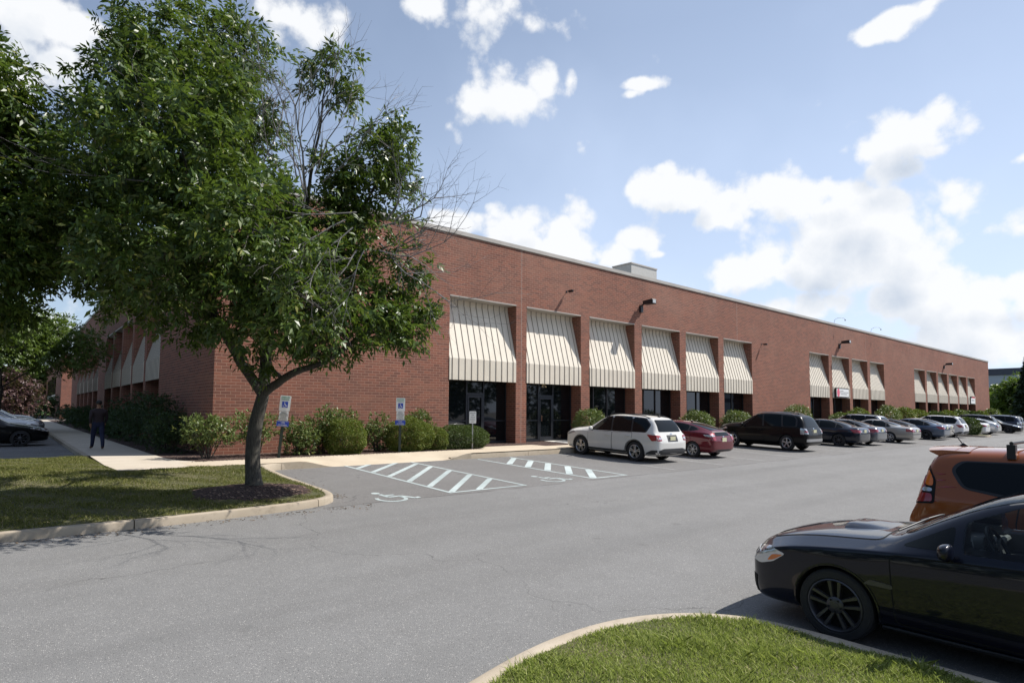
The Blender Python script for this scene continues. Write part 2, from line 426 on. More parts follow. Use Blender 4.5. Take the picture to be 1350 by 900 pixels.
def car_body(tab, L, wheels, r, sub=2, hw=.9, cabin=None):
    rows = []
    for st in tab:
        u, zb, wb, wm, zs, ws, zt, wt, dr = st; x = L/2-u
        zm = lerp(zb, zs, .52)
        ze = zt-dr
        P = [(0, zb), (wb*.6, zb), (wb, zb+.015), (lerp(wb, wm, .8), zb+.11), (wm, zm), (lerp(wm, ws, .55), lerp(zm, zs, .72)), (ws, zs)]
        for t in (.09, .9): P.append((lerp(ws, wt+.015, t), lerp(zs, ze, t)))
        P += [(wt*.9, zt-dr*.45), (wt*.5, zt-dr*.1), (0, zt)]
        rows.append([(x, y, z) for y, z in P])
    k = len(rows[0]); V = []; F = []
    idx = []
    for R_ in rows:
        li = []; ri = []
        for j, p in enumerate(R_):
            li.append(len(V)); V.append(p)
            if j in (0, k-1): ri.append(li[-1])
            else: ri.append(len(V)); V.append((p[0], -p[1], p[2]))
        idx.append((li, ri))
    for i in range(len(rows)-1):
        (a, b), (c, d) = idx[i], idx[i+1]
        for j in range(k-1):
            F.append((a[j], a[j+1], c[j+1], c[j])); F.append((b[j+1], b[j], d[j], d[j+1]))
    for (a, b) in (idx[0], idx[-1]):
        for j in range(k-1):
            f = [a[j], a[j+1], b[j+1], b[j]]; f = [q for n_, q in enumerate(f) if q not in f[:n_]]
            F.append(tuple(f))
    me = bpy.data.meshes.new('body'); me.from_pydata(V, [], F)
    bm = bmesh.new(); bm.from_mesh(me); bmesh.ops.recalc_face_normals(bm, faces=bm.faces); bm.to_mesh(me); bm.free()
    o = bpy.data.objects.new('tmp', me); link(o)
    s = o.modifiers.new('s', 'SUBSURF'); s.levels = sub; s.render_levels = sub
    dg = bpy.context.evaluated_depsgraph_get()
    m1 = bpy.data.meshes.new_from_object(o.evaluated_get(dg))
    bm = bmesh.new(); bm.from_mesh(m1); bvh = BVHTree.FromBMesh(bm); bm.free()
    cut = MB()
    for u in wheels:
        for sg in (1, -1):
            y0 = sg*(hw-.30); y1 = sg*(hw+.3)
            c = circ(L/2-u, r, r*1.10, n=40)[:-1]
            n = len(c); base = [(x, y0, z) for x, z in c]+[(x, y1, z) for x, z in c]
            cut.add(base, [tuple(range(n)), tuple(range(2*n-1, n-1, -1))]+[(i, (i+1) % n, n+(i+1) % n, n+i) for i in range(n)])
    co = cut.build('cut', [M['gap']])
    o.data = m1; o.modifiers.clear()
    o.data.materials.append(M['gap']); o.data.materials.append(M['gap'])
    bo = o.modifiers.new('b', 'BOOLEAN'); bo.object = co; bo.operation = 'DIFFERENCE'; bo.solver = 'EXACT'; bo.material_mode = 'TRANSFER'
    dg = bpy.context.evaluated_depsgraph_get()
    m2 = bpy.data.meshes.new_from_object(o.evaluated_get(dg))
    if cabin:                  # hollow out the cabin, then open it at every pane
        o2 = bpy.data.objects.new('tmp2', m2); link(o2)
        for mbx in cabin:
            cc = mbx.build('cut', [M['gap']]); md = o2.modifiers.new('b', 'BOOLEAN'); md.object = cc; md.operation = 'DIFFERENCE'; md.solver = 'EXACT'; md.material_mode = 'TRANSFER'
            dg = bpy.context.evaluated_depsgraph_get(); m3 = bpy.data.meshes.new_from_object(o2.evaluated_get(dg))
            o2.modifiers.clear(); o2.data = m3; bpy.data.objects.remove(cc)
        m2 = o2.data; bpy.data.objects.remove(o2)
    bpy.data.objects.remove(o); bpy.data.objects.remove(co)
    # everything inside the arches is dark
    idxs = []
    for p in m2.polygons:
        c = p.center; inside = 0
        for u in wheels:
            d = math.hypot(c.x-(L/2-u), c.z-r)
            if d < r*1.095 and (hw-.32) < abs(c.y): inside = 1
            if d < r*1.12 and (hw-.32) < abs(c.y):
                rad = Vector((c.x-(L/2-u), 0, c.z-r)).normalized()
                if abs(p.normal.dot(rad)) > .9: inside = 1
        if cabin and abs(c.y) < .545 and .79 < c.z < 1.405 and L/2-3.62 < c.x < L/2-1.30: inside = 2
        idxs.append(inside)
    m2.materials.clear(); m2.materials.append(M['black']); m2.materials.append(M['gap']); m2.materials.append(M['interior'])
    m2.polygons.foreach_set('material_index', idxs)
    smooth_by(m2, 38)
    return m2, bvh
def make_wheel(r, w, style, rimmat, n=40):
    """wheel in its own frame, axis y, outer face at y=+w/2"""
    t = MB(); rr = r*style.get('rim', .68)
    t.lathe([(rr, -w/2), (r*.93, -w/2), (r*.985, -w*.40), (r, -w*.25), (r, w*.25), (r*.985, w*.40), (r*.93, w/2-.004), (rr+.015, w/2), (rr, w/2-.015)], n, closed=True)
    m = MB(); f = w/2
    m.lathe([(rr+.004, f-.004), (rr-.008, f+.002), (rr-.02, f-.012), (rr-.03, f-.06), (rr-.035, -f*.6)], n)
    m.cur = 1; m.lathe([(rr-.03, f-.10), (.001, f-.10)], n)
    m.cur = 0
    hubr = .075; spn = style.get('n', 5)
    for i in range(spn):
        for dd in style.get('off', (0,)):
            a = 2*math.pi*(i+style.get('ph', .25))/spn
            d = Vector((math.cos(a), 0, math.sin(a))); q = Vector((-math.sin(a), 0, math.cos(a)))
            w0, w1 = style.get('w', (.035, .05)); a0 = q*dd*style.get('in', .5); a1 = q*dd
            y0, y1 = f-.03, f-.012
            P0, P1 = d*.045+a0, d*(rr-.012)+a1
            vs = []
            for P, ww, yy in ((P0, w0, y0), (P1, w1, y1)):
                vs += [P-q*ww/2+Vector((0, yy-.02, 0)), P+q*ww/2+Vector((0, yy-.02, 0)), P+q*ww*.32+Vector((0, yy+.008, 0)), P-q*ww*.32+Vector((0, yy+.008, 0))]
            m.add(vs, [(0,1,2,3),(7,6,5,4),(0,4,5,1),(1,5,6,2),(2,6,7,3),(3,7,4,0)])
    m.lathe([(hubr, f-.06), (hubr, f-.018), (hubr*.8, f-.010), (.032, f-.008), (.03, f-.004), (.001, f-.003)], 20)
    m.cur = 1
    for i in range(5):
        a = 2*math.pi*(i+.75)/5; c = (math.cos(a)*.055, f-.008, math.sin(a)*.055)
        m.lathe([(.009, -.01), (.009, .006), (.001, .006)], 8, c=c)
    wt = t.build('wheel', [M['tyre']], None, smooth=30, link_it=False)
    wr = m.build('rim', [rimmat, M['gap']], None, smooth=30, link_it=False)
    return wt, wr
def make_car(name, S, paint):
    L, r = S['L'], S['r']; hx = L/2
    root = empty(name)
    X = lambda p: [(hx-u, z) for u, z in p]
    cabin = None
    if S.get('clear'):
        def prism(poly, ax, a0, a1):
            m = MB(); n = len(poly)
            P = (lambda p, t: (p[0], t, p[1])) if ax == 'y' else (lambda p, t: (t, p[0], p[1]))
            m.add([P(p, a0) for p in poly]+[P(p, a1) for p in poly], [tuple(range(n)), tuple(range(2*n-1, n-1, -1))]+[(i, (i+1) % n, n+(i+1) % n, n+i) for i in range(n)]); return m
        cabin = [prism(X([(1.55,.80),(1.60,1.00),(1.95,1.22),(2.25,1.37),(3.0,1.37),(3.40,1.22),(3.58,1.02),(3.55,.80)]), 'y', -.54, .54)]
        for p in S['panes'][1:]:
            q = [(u+(.012 if u < sum(a for a, b in p)/len(p) else -.012), z) for u, z in p]
            cabin += [prism(X(rp(q, .045)), 'y', .50, 1.3), prism(X(rp(q, .045)), 'y', -1.3, -.50)]
        w_ = S['windshield']; w_ = w_+[(-a, b) for a, b in w_[::-1]]; w_ = [(a*.93, b*.97+.03) for a, b in w_]
        cabin.append(prism([(a, min(b, 1.365)) for a, b in w_], 'x', hx-2.1, hx))
    me, bvh = car_body(S['tab'], L, S['wheels'], r, S.get('sub', 2), S['hw'], cabin)
    me.materials[0] = paint; me.name = 'body'
    body = bpy.data.objects.new('body', me); link(body, root)
    res = S.get('res', .09); GL_ = M['clearglass'] if S.get('clear') else M['carglass']
    # arch lips
    if S.get('lip'):
        for u in S['wheels']:
            ring = circ(hx-u, r, r*1.115, -8, 188, 22)+circ(hx-u, r, r*(1.115+S['lip']), 188, -8, 22)
            for sd in 'LR': panel(bvh, 'arch_trim', [(ring, sd, .008, .05, 0)], [S.get('lipmat') or paint], root, .5)
    for sd in 'LR':
        for p in S.get('cladding') or []: panel(bvh, 'sill_cladding', [(X(rp(p, .02)), sd, .009, .02, 0)], [M['trim']], root, res)
        if S.get('glass_frame'): panel(bvh, 'window_frame', [(X(rp(S['glass_frame'], .07)), sd, .004, .02, 0)], [S.get('framemat', M['black'])], root, res)
    for ip, p in enumerate(S['panes']):
        for sd in 'LR': panel(bvh, 'side_window', [(X(rp(p, .045)), sd, .009 if not S.get('clear') else .002, .008, 0)], [GL_ if ip else M['carglass']], root, res)
    for p in S['doors']:
        cx = sum(q[0] for q in p)/len(p); cz = sum(q[1] for q in p)/len(p)
        grow = [(q[0]+.013*(1 if q[0] > cx else -1), q[1]+.013*(1 if q[1] > cz else -1)) for q in p]
        for sd, sy in (('L', 1), ('R', -1)):
            d = panel(bvh, 'door', [(X(rp(grow, .06)), sd, .0015, .01, 1), (X(rp(p, .05)), sd, .006, .004, 0)], [paint, M['gap']], root, res)
            if d is None: continue
            hu = max(q[0] for q in p)-.19; hz = max(q[1] for q in p)-S.get('hdrop', .13)
            h = bvh.ray_cast(Vector((hx-hu, 3*sy, hz)), Vector((0, -sy, 0)))[0]
            if h is not None:
                hb = MB().tube([(h.x-.10, h.y+.002*sy, hz), (h.x-.07, h.y+.036*sy, hz+.004), (h.x+.06, h.y+.038*sy, hz+.004), (h.x+.10, h.y+.002*sy, hz)], [.014, .017, .017, .014], 8)
                hb.build('handle', [S.get('handlemat') or paint], d, smooth=60)
    ws = S['windshield']; F2 = lambda p: rp(p, .07)
    full = lambda h: h+[(-a, b) for a, b in h[::-1]]
    panel(bvh, 'windshield', [(F2(full(ws)), 'F', .005, .008, 0)], [GL_], root, res)
    panel(bvh, 'rear_window', [(F2(full(S['backlight'])), 'B', .006, .02, 0)], [M['carglass']], root, res*.7)
    # bonnet and boot outlines
    if S.get('bonnet'):
        bp = [(hx-u, y) for u, y in S['bonnet']]; bp = bp+[(a, -b) for a, b in bp[::-1]]
        bg = [(a, b*1.0) for a, b in bp]; cxx = sum(a for a, b in bp)/len(bp)
        bg = [(a+.012*(1 if a > cxx else -1), b+.012*(1 if b > 0 else -1)) for a, b in bp]
        panel(bvh, 'bonnet', [(rp(bg, .08), 'T', .0015, .01, 1), (rp(bp, .07), 'T', .006, .005, 0)], [paint, M['gap']], root, res)
    for part, key, mats in (('headlight', 'head', [M['lampclear'], M['lampamber'], M['gap']]), ('taillight', 'tail', [M['lampred'], M['lampclear'], M['lampamber'], M['gap']])):
        for sgn in (1, -1):
            sp = []
            for (kind, poly, slot, off) in S[key]:
                if kind == 'S': sp.append((X(rp(poly, .03)), 'L' if sgn > 0 else 'R', off, .03, slot))
                elif kind == 'E': sp.append((rp([(a*sgn, b) for a, b in poly], .03), 'F' if key == 'head' else 'B', off, .03, slot))
            panel(bvh, part, sp, mats, root, res*.6)
    for nm, sd, poly, mt, off in S.get('extra', []):
        pl = X(rp(poly, .02)) if sd in 'LR' else ([(hx-u, y) for u, y in poly] if sd == 'T' else rp(poly, .02))
        panel(bvh, nm, [(pl, sd, off, .02, 0)], [M[mt] if isinstance(mt, str) else mt], root, res)
        if sd == 'L': panel(bvh, nm, [(pl, 'R', off, .02, 0)], [M[mt] if isinstance(mt, str) else mt], root, res)
    for sd, zc in (('B', S.get('platez')), ('F', S.get('fplatez'))):
        if zc:
            h = bvh.ray_cast(Vector((-5 if sd == 'B' else 5, 0, zc)), Vector((1 if sd == 'B' else -1, 0, 0)))[0]
            s = -1 if sd == 'B' else 1
            b = MB(); b.box(min(h.x, h.x+.02*s)-.002, -.155, zc-.078, max(h.x, h.x+.02*s), .155, zc+.078)
            b.build('number_plate', [M['plate']], root)
    # mirrors
    mu, mz = S['mirror']
    for sy in (1, -1):
        h = bvh.ray_cast(Vector((hx-mu, 3*sy, mz)), Vector((0, -sy, 0)))[0]
        if h is None: continue
        y0 = h.y
        bm = bmesh.new(); bmesh.ops.create_icosphere(bm, subdivisions=3, radius=1)
        for v in bm.verts:
            c = v.co.copy()
            fx = .075 if c.x > 0 else .035
            v.co = Vector((hx-mu-.03+c.x*fx, y0+sy*.135+c.y*.105, mz+.055+math.copysign(abs(c.z)**.7, c.z)*.072))
        m_ = bpy.data.meshes.new('mirror'); bm.to_mesh(m_); bm.free()
        for p in m_.polygons: p.use_smooth = True
        m_.materials.append(S.get('mirrormat') or paint); mo = bpy.data.objects.new('mirror', m_); link(mo, root)
        MB().tube([(hx-mu, y0-.02*sy, mz-.01), (hx-mu-.01, y0+.07*sy, mz+.01)], [.03, .025], 8).build('mirror_arm', [M['black']], mo, smooth=50)
    if S.get('antenna'):
        au = S['antenna']; h = bvh.ray_cast(Vector((hx-au, 0, 4)), Vector((0, 0, -1)))[0]
        b = MB(); b.tube([(h.x+.08, 0, h.z-.01), (h.x, 0, h.z+.03), (h.x-.05, 0, h.z+.0)], [.01, .03, .02], 8)
        if S.get('mast'): b.tube([(h.x, 0, h.z+.02), (h.x-S['mast']*.6, 0, h.z+S['mast'])], [.007, .004], 6)
        b.build('antenna', [M['black']], root, smooth=50)
    if S.get('rails'):
        u0, u1, ry = S['rails']
        for sy in (1, -1):
            pts = []
            for i in range(9):
                u = lerp(u0, u1, i/8); h = bvh.ray_cast(Vector((hx-u, sy*ry, 4)), Vector((0, 0, -1)))[0]
                pts.append((hx-u, sy*ry, h.z+(.055 if 0 < i < 8 else .0)))
            MB().tube(pts, .016, 8).build('roof_rail', [S.get('railmat', M['black'])], root, smooth=50)
    if S.get('bars'):
        for u in S['bars']:
            h = bvh.ray_cast(Vector((hx-u, .5, 4)), Vector((0, 0, -1)))[0]
            b = MB(); b.tube([(hx-u, -.62, h.z+.10), (hx-u, .62, h.z+.10)], .02, 8)
            for sy in (1, -1): b.box(hx-u-.04, sy*.60-.05, h.z-.07, hx-u+.04, sy*.60+.05, h.z+.085)
            b.build('roof_bar', [M['black']], root, smooth=40)
    if S.get('exhaust'):
        b = MB(); b.tube([(-hx+.3, S['exhaust'], .27), (-hx+.02, S['exhaust'], .26)], .028, 10); b.build('exhaust_pipe', [M['chrome']], root, smooth=50)
    ax = MB()
    for u in S['wheels']: ax.tube([(hx-u, -S['hw']+.2, r), (hx-u, S['hw']-.2, r)], .05, 8)
    ax.box(-hx+S['L']*.24, -.5, .17, hx-S['L']*.24, .5, .24)
    ax.build('axle', [M['gap']], root)
    wt, wr = make_wheel(r, S.get('tw', .215), S['rim'], S['rimmat'])
    for u in S['wheels']:
        for sy in (1, -1):
            w = wt.copy(); link(w, root); w.location = (hx-u, sy*(S['hw']-S.get('tw', .215)/2-.012), r)
            w.rotation_euler = (0, 0, 0 if sy > 0 else math.pi)
            q = wr.copy(); link(q, w)
    if S.get('hook'): S['hook'](root, bvh, S, paint)
    return root
def repaint(root, paint, oldpaint):
    for o in root.children_recursive:
        if o.type == 'MESH':
            for i, s in enumerate(o.material_slots):
                if s.material == oldpaint: s.link = 'OBJECT'; s.material = paint
SPEC = {}
SPEC['suv'] = dict(L=4.6, r=.36, hw=.90, wheels=(.92, 3.56), tw=.225,
  tab=[(0,.34,.52,.60,.60,.58,.76,.50,.05),(.05,.27,.68,.76,.76,.74,.93,.58,.05),(.20,.23,.77,.84,.88,.83,1.02,.64,.05),(.60,.22,.80,.885,.93,.86,1.08,.67,.05),
   (1.05,.22,.80,.90,.96,.875,1.13,.69,.05),(1.22,.22,.80,.90,.95,.875,1.14,.68,.05),(1.60,.22,.80,.90,.97,.88,1.39,.64,.06),(1.98,.22,.80,.90,.98,.88,1.60,.645,.07),(2.4,.22,.80,.90,.99,.88,1.665,.645,.07),
   (3.2,.22,.80,.90,1.01,.88,1.66,.645,.07),(3.9,.22,.80,.90,1.03,.875,1.62,.63,.07),(4.16,.22,.80,.90,1.04,.87,1.575,.62,.06),(4.36,.24,.80,.895,1.04,.865,1.28,.67,.05),(4.44,.25,.79,.89,1.0,.86,1.06,.70,.05),(4.53,.28,.78,.86,.88,.84,.93,.74,.04),(4.6,.36,.68,.78,.66,.76,.70,.68,.03)],
  glass_frame=[(1.36,1.01),(1.96,1.53),(2.35,1.60),(3.3,1.60),(3.86,1.56),(4.15,1.34),(4.04,1.06)],
  panes=[[(1.45,1.03),(2.02,1.52),(2.33,1.575),(2.43,1.04)],[(2.50,1.04),(2.42,1.58),(3.26,1.58),(3.36,1.06)],[(3.43,1.065),(3.34,1.575),(3.82,1.54),(4.08,1.33),(3.99,1.08)]],
  doors=[[(1.33,.36),(1.30,.97),(2.47,1.0),(2.47,.36)],[(2.51,.36),(2.51,1.0),(3.42,1.03),(3.40,.80),(3.16,.62),(3.08,.36)]],
  windshield=[(.60,1.15),(.53,1.53)], backlight=[(.66,1.10),(.57,1.51)], bonnet=[(.24,.62),(1.05,.66)],
  head=[('S',[(.10,.80),(.16,.74),(.62,.86),(.52,.93)],0,.008),('E',[(.45,.74),(.74,.72),(.76,.84),(.46,.83)],0,.01)],
  tail=[('S',[(4.08,1.0),(4.45,.99),(4.50,.80),(4.30,.78)],0,.008),('E',[(.64,.80),(.90,.78),(.90,1.0),(.66,.97)],0,.01),('E',[(.66,.84),(.80,.84),(.78,.92),(.66,.92)],1,.016)],
  extra=[('grille','F',[(-.38,.62),(.38,.62),(.42,.80),(-.42,.80)],'black',.006),('rear_bumper','B',[(-.88,.24),(.88,.24),(.88,.44),(.55,.52),(-.55,.52),(-.88,.44)],'trim',.012),('bumper_corner','L',[(4.0,.24),(4.6,.24),(4.6,.48),(4.3,.46),(4.08,.36)],'trim',.012),
   ('plate_recess','B',[(-.30,.76),(.30,.76),(.30,.99),(-.30,.99)],'trim',.004),('badge','B',[(-.06,1.01),(.06,1.01),(.06,1.05),(-.06,1.05)],'chrome',.01)],
  cladding=[[(1.26,.22),(1.26,.36),(3.14,.36),(3.14,.22)]], lip=.09, lipmat=None, mirror=(1.5,1.02), rails=(2.0,4.0,.56), platez=.86, antenna=3.95,
  rim=dict(n=5, off=(-.035,.035), w=(.03,.045), rim=.66), rimmat=M['rimsilver'], handlemat=None)
def sedan_tab(L, hood, cowl, roofh, trunk, tu, cu, ru0, ru1, w=.9, nose=.66, rw=.58):
    return [(0,.32,.50,.58,.52,.56,nose-.02,.42,.05),(.05,.24,.64,.72,.60,.70,nose+.06,.50,.05),(.25,.20,.76,.82,.70,.81,hood-.12,.58,.06),(.65,.19,.80,w-.02,.78,w-.05,hood-.03,.64,.06),
     (cu-.12,.19,.80,w,.86,w-.035,cowl-.02,.68,.05),(cu+.02,.19,.80,w,.87,w-.03,cowl+.02,.68,.05),((cu+ru0)/2,.19,.80,w,.89,w-.03,(cowl+roofh)/2+.05,.63,.06),(ru0,.19,.80,w,.90,w-.03,roofh-.03,.58,.07),((ru0+ru1)/2-.1,.19,.80,w,.91,w-.03,roofh,rw,.07),
     (ru1,.19,.80,w,.92,w-.03,roofh-.04,rw-.01,.07),((ru1+tu)/2,.19,.80,w,.94,w-.035,(roofh+trunk)/2+.03,rw+.02,.06),(tu,.19,.80,w,.95,w-.045,trunk+.02,.66,.04),(tu+.12,.20,.80,w-.005,.94,w-.05,trunk,.68,.035),(L-.22,.22,.79,w-.03,.92,w-.07,trunk-.01,.70,.03),(L-.06,.27,.76,w-.07,.84,w-.11,trunk-.08,.70,.03),(L,.36,.66,w-.14,.64,w-.16,.70,.64,.03)]
SPEC['sedan'] = dict(L=4.8, r=.335, hw=.915, wheels=(.95, 3.76), tab=sedan_tab(4.8,.88,.98,1.44,1.08,4.18,1.38,2.2,3.2,.92),
  glass_frame=[(1.55,.95),(2.25,1.34),(2.7,1.375),(3.2,1.36),(3.75,1.18),(4.02,1.02),(3.9,.99)],
  panes=[[(1.66,.97),(2.27,1.325),(2.60,1.35),(2.66,.98)],[(2.73,.98),(2.68,1.352),(3.2,1.34),(3.52,1.22),(3.55,1.0)],[(3.60,1.0),(3.58,1.21),(3.72,1.16),(3.94,1.03),(3.85,1.005)]],
  doors=[[(1.45,.34),(1.42,.88),(2.69,.93),(2.69,.34)],[(2.73,.34),(2.73,.93),(3.74,.97),(3.62,.74),(3.34,.62),(3.26,.34)]],
  windshield=[(.62,1.02),(.53,1.37)], backlight=[(.62,1.12),(.52,1.375)], bonnet=[(.28,.60),(1.26,.67)],
  head=[('S',[(.08,.68),(.18,.62),(.65,.74),(.55,.80)],0,.008),('E',[(.42,.60),(.74,.60),(.72,.70),(.44,.68)],0,.01)],
  tail=[('S',[(4.30,.96),(4.70,.92),(4.76,.78),(4.50,.78)],0,.008),('E',[(.48,.80),(.88,.76),(.86,.92),(.50,.90)],0,.01),('E',[(.50,.82),(.62,.82),(.62,.87),(.50,.87)],1,.016)],
  extra=[('grille','F',[(-.36,.40),(.36,.40),(.40,.60),(-.40,.60)],'black',.006),('bumper_insert','B',[(-.62,.30),(.62,.30),(.55,.38),(-.55,.38)],'trim',.008),('boot_gap','B',[(-.60,.755),(.60,.755),(.60,.765),(-.60,.765)],'gap',.004)],
  lip=0, mirror=(1.72,.97), platez=.86, antenna=3.3, exhaust=.45, rim=dict(n=9, off=(0,), w=(.025,.04), rim=.70), rimmat=M['rimdark'])
SPEC['old_sedan'] = dict(L=5.0, r=.33, hw=.92, wheels=(.98, 3.75), tab=sedan_tab(5.0,.86,.95,1.42,1.03,4.15,1.48,2.3,3.15,.925,.64),
  glass_frame=[(1.68,.92),(2.32,1.30),(2.7,1.35),(3.15,1.34),(3.6,1.18),(3.82,.97)],
  panes=[[(1.78,.94),(2.36,1.29),(2.68,1.325),(2.70,.95)],[(2.77,.95),(2.75,1.33),(3.15,1.315),(3.44,1.21),(3.50,.965)],[(3.56,.97),(3.52,1.18),(3.60,1.13),(3.74,.985)]],
  doors=[[(1.55,.34),(1.52,.86),(2.72,.90),(2.72,.34)],[(2.76,.34),(2.76,.90),(3.68,.93),(3.60,.74),(3.32,.62),(3.24,.34)]],
  windshield=[(.62,1.0),(.53,1.35)], backlight=[(.64,1.08),(.53,1.35)], bonnet=[(.28,.60),(1.36,.67)],
  head=[('S',[(.08,.68),(.16,.60),(.50,.64),(.48,.72)],0,.008),('E',[(.40,.58),(.74,.60),(.72,.68),(.42,.66)],0,.01)],
  tail=[('S',[(4.62,.92),(4.92,.86),(4.94,.74),(4.62,.74)],0,.008),('E',[(.42,.74),(.88,.72),(.86,.88),(.46,.86)],0,.01)],
  extra=[('grille','F',[(-.34,.44),(.34,.44),(.38,.62),(-.38,.62)],'chrome',.006),('side_moulding','L',[(1.4,.56),(3.25,.56),(3.25,.61),(1.4,.61)],'trim',.012),('bumper_strip','B',[(-.82,.56),(.82,.56),(.82,.60),(-.82,.60)],'trim',.012)],
  lip=0, mirror=(1.85,.94), platez=.80, rim=dict(n=7, off=(0,), w=(.05,.075), rim=.66), rimmat=M['rimsilver'])
SPEC['hatch'] = dict(L=4.38, r=.31, hw=.85, wheels=(.92, 3.47), tw=.19,
  tab=[(0,.32,.46,.55,.52,.52,.64,.40,.05),(.05,.24,.62,.69,.62,.67,.74,.48,.05),(.3,.20,.72,.79,.72,.77,.86,.56,.06),(.75,.18,.76,.84,.82,.81,.96,.60,.06),(1.05,.18,.76,.85,.86,.82,1.04,.62,.05),
   (1.2,.18,.76,.85,.87,.82,1.10,.62,.05),(1.6,.18,.76,.85,.89,.82,1.29,.60,.06),(2.0,.18,.76,.85,.91,.82,1.40,.57,.07),(2.4,.18,.76,.85,.93,.82,1.425,.56,.07),(2.9,.18,.76,.85,.96,.82,1.39,.55,.07),(3.4,.18,.76,.85,.99,.81,1.30,.53,.07),(3.85,.19,.76,.845,1.0,.79,1.18,.53,.06),(4.12,.21,.76,.83,.98,.77,1.08,.56,.04),(4.22,.23,.75,.82,.92,.76,.99,.60,.04),(4.32,.27,.73,.79,.82,.75,.86,.64,.03),(4.38,.36,.64,.72,.62,.70,.66,.60,.03)],
  glass_frame=[(1.4,.95),(2.0,1.31),(2.4,1.345),(2.9,1.315),(3.4,1.22),(3.68,1.10),(3.4,1.05)],
  panes=[[(1.5,.97),(2.02,1.295),(2.38,1.325),(2.45,1.0)],[(2.52,1.0),(2.46,1.322),(2.9,1.295),(3.18,1.24),(3.20,1.05)],[(3.26,1.06),(3.24,1.225),(3.4,1.19),(3.6,1.11),(3.42,1.07)]],
  doors=[[(1.3,.32),(1.28,.90),(2.48,.96),(2.48,.32)],[(2.52,.32),(2.52,.96),(3.36,1.01),(3.34,.76),(3.10,.60),(3.03,.32)]],
  windshield=[(.57,1.08),(.50,1.36)], backlight=[(.50,1.0),(.55,.88),(.55,.885)], bonnet=[(.3,.54),(1.05,.60)],
  head=[('S',[(.10,.68),(.18,.62),(.62,.80),(.50,.84)],0,.008),('E',[(.40,.60),(.68,.62),(.66,.74),(.42,.70)],0,.01)],
  tail=[('S',[(3.92,.92),(4.30,.92),(4.30,.84),(4.02,.85)],1,.010),('E',[(.56,.72),(.78,.70),(.78,.92),(.58,.92)],0,.01),('E',[(.58,.86),(.78,.86),(.78,.92),(.58,.92)],1,.018)],
  extra=[('roof_glass','T',[(3.10,.46),(4.05,.48),(4.05,-.48),(3.10,-.46)],'carglass',.008),('spoiler_strip','B',[(-.56,1.01),(.56,1.01),(.54,1.035),(-.54,1.035)],'black',.02),('bumper_insert','B',[(-.55,.28),(.55,.28),(.5,.36),(-.5,.36)],'trim',.008),('badge','B',[(-.05,.84),(.05,.84),(.05,.875),(-.05,.875)],'chrome',.012)],
  lip=0, mirror=(1.55,.98), platez=.74, antenna=2.9, rim=dict(n=7, off=(-.018,.018), w=(.018,.03), rim=.68), rimmat=M['rimsilver'])
SPEC['hatch']['backlight'] = [(.50,.885),(.46,1.0)]
import copy as _cp
s = _cp.copy(SPEC['suv']); SPEC['big_suv'] = s; s['L'] = 4.8; s['wheels'] = (.93, 3.78); s['r'] = .36
s['tab'] = [(t[0]*4.8/4.6 if t[0] > 1.2 else t[0], t[1]+.02, t[2], t[3]+.01, t[4]+.02, t[5]+.01, t[6]+.03, t[7]+.02, t[8]) for t in s['tab']]
k_ = lambda ps: [(u*4.8/4.6, z+.02) for u, z in ps]
for q in ('panes', 'doors', 'cladding'): s[q] = [k_(p) for p in s[q]]
s['doors'][1] = [(2.62,.38),(2.62,1.02),(3.57,1.05),(3.58,.84),(3.36,.64),(3.28,.38)]
s['panes'][2] = [(3.58,1.10),(3.49,1.57),(4.05,1.53),(4.16,1.40),(4.20,1.12)]
s['glass_frame'] = [(1.42,1.04),(2.07,1.53),(2.5,1.595),(3.45,1.595),(4.1,1.55),(4.24,1.42),(4.28,1.10)]
s['tail'] = [('S',[(4.44,1.05),(4.64,1.04),(4.66,.78),(4.46,.78)],1,.008),('E',[(.70,.80),(.92,.78),(.92,1.03),(.72,1.03)],1,.01),('E',[(.74,.86),(.88,.86),(.88,.94),(.74,.94)],0,.016)]
s['extra'] = [e for e in s['extra'] if e[0] not in ('rear_bumper', 'bumper_corner')]+[('chrome_bumper','B',[(-.84,.46),(.84,.46),(.84,.58),(-.84,.58)],'rimsilver',.02)]
s['lip'] = 0; s['lipmat'] = None; s['cladding'] = None; s['rim'] = dict(n=5, off=(0,), w=(.05,.10), rim=.64); s['railmat'] = M['rimsilver']; s['platez'] = .9
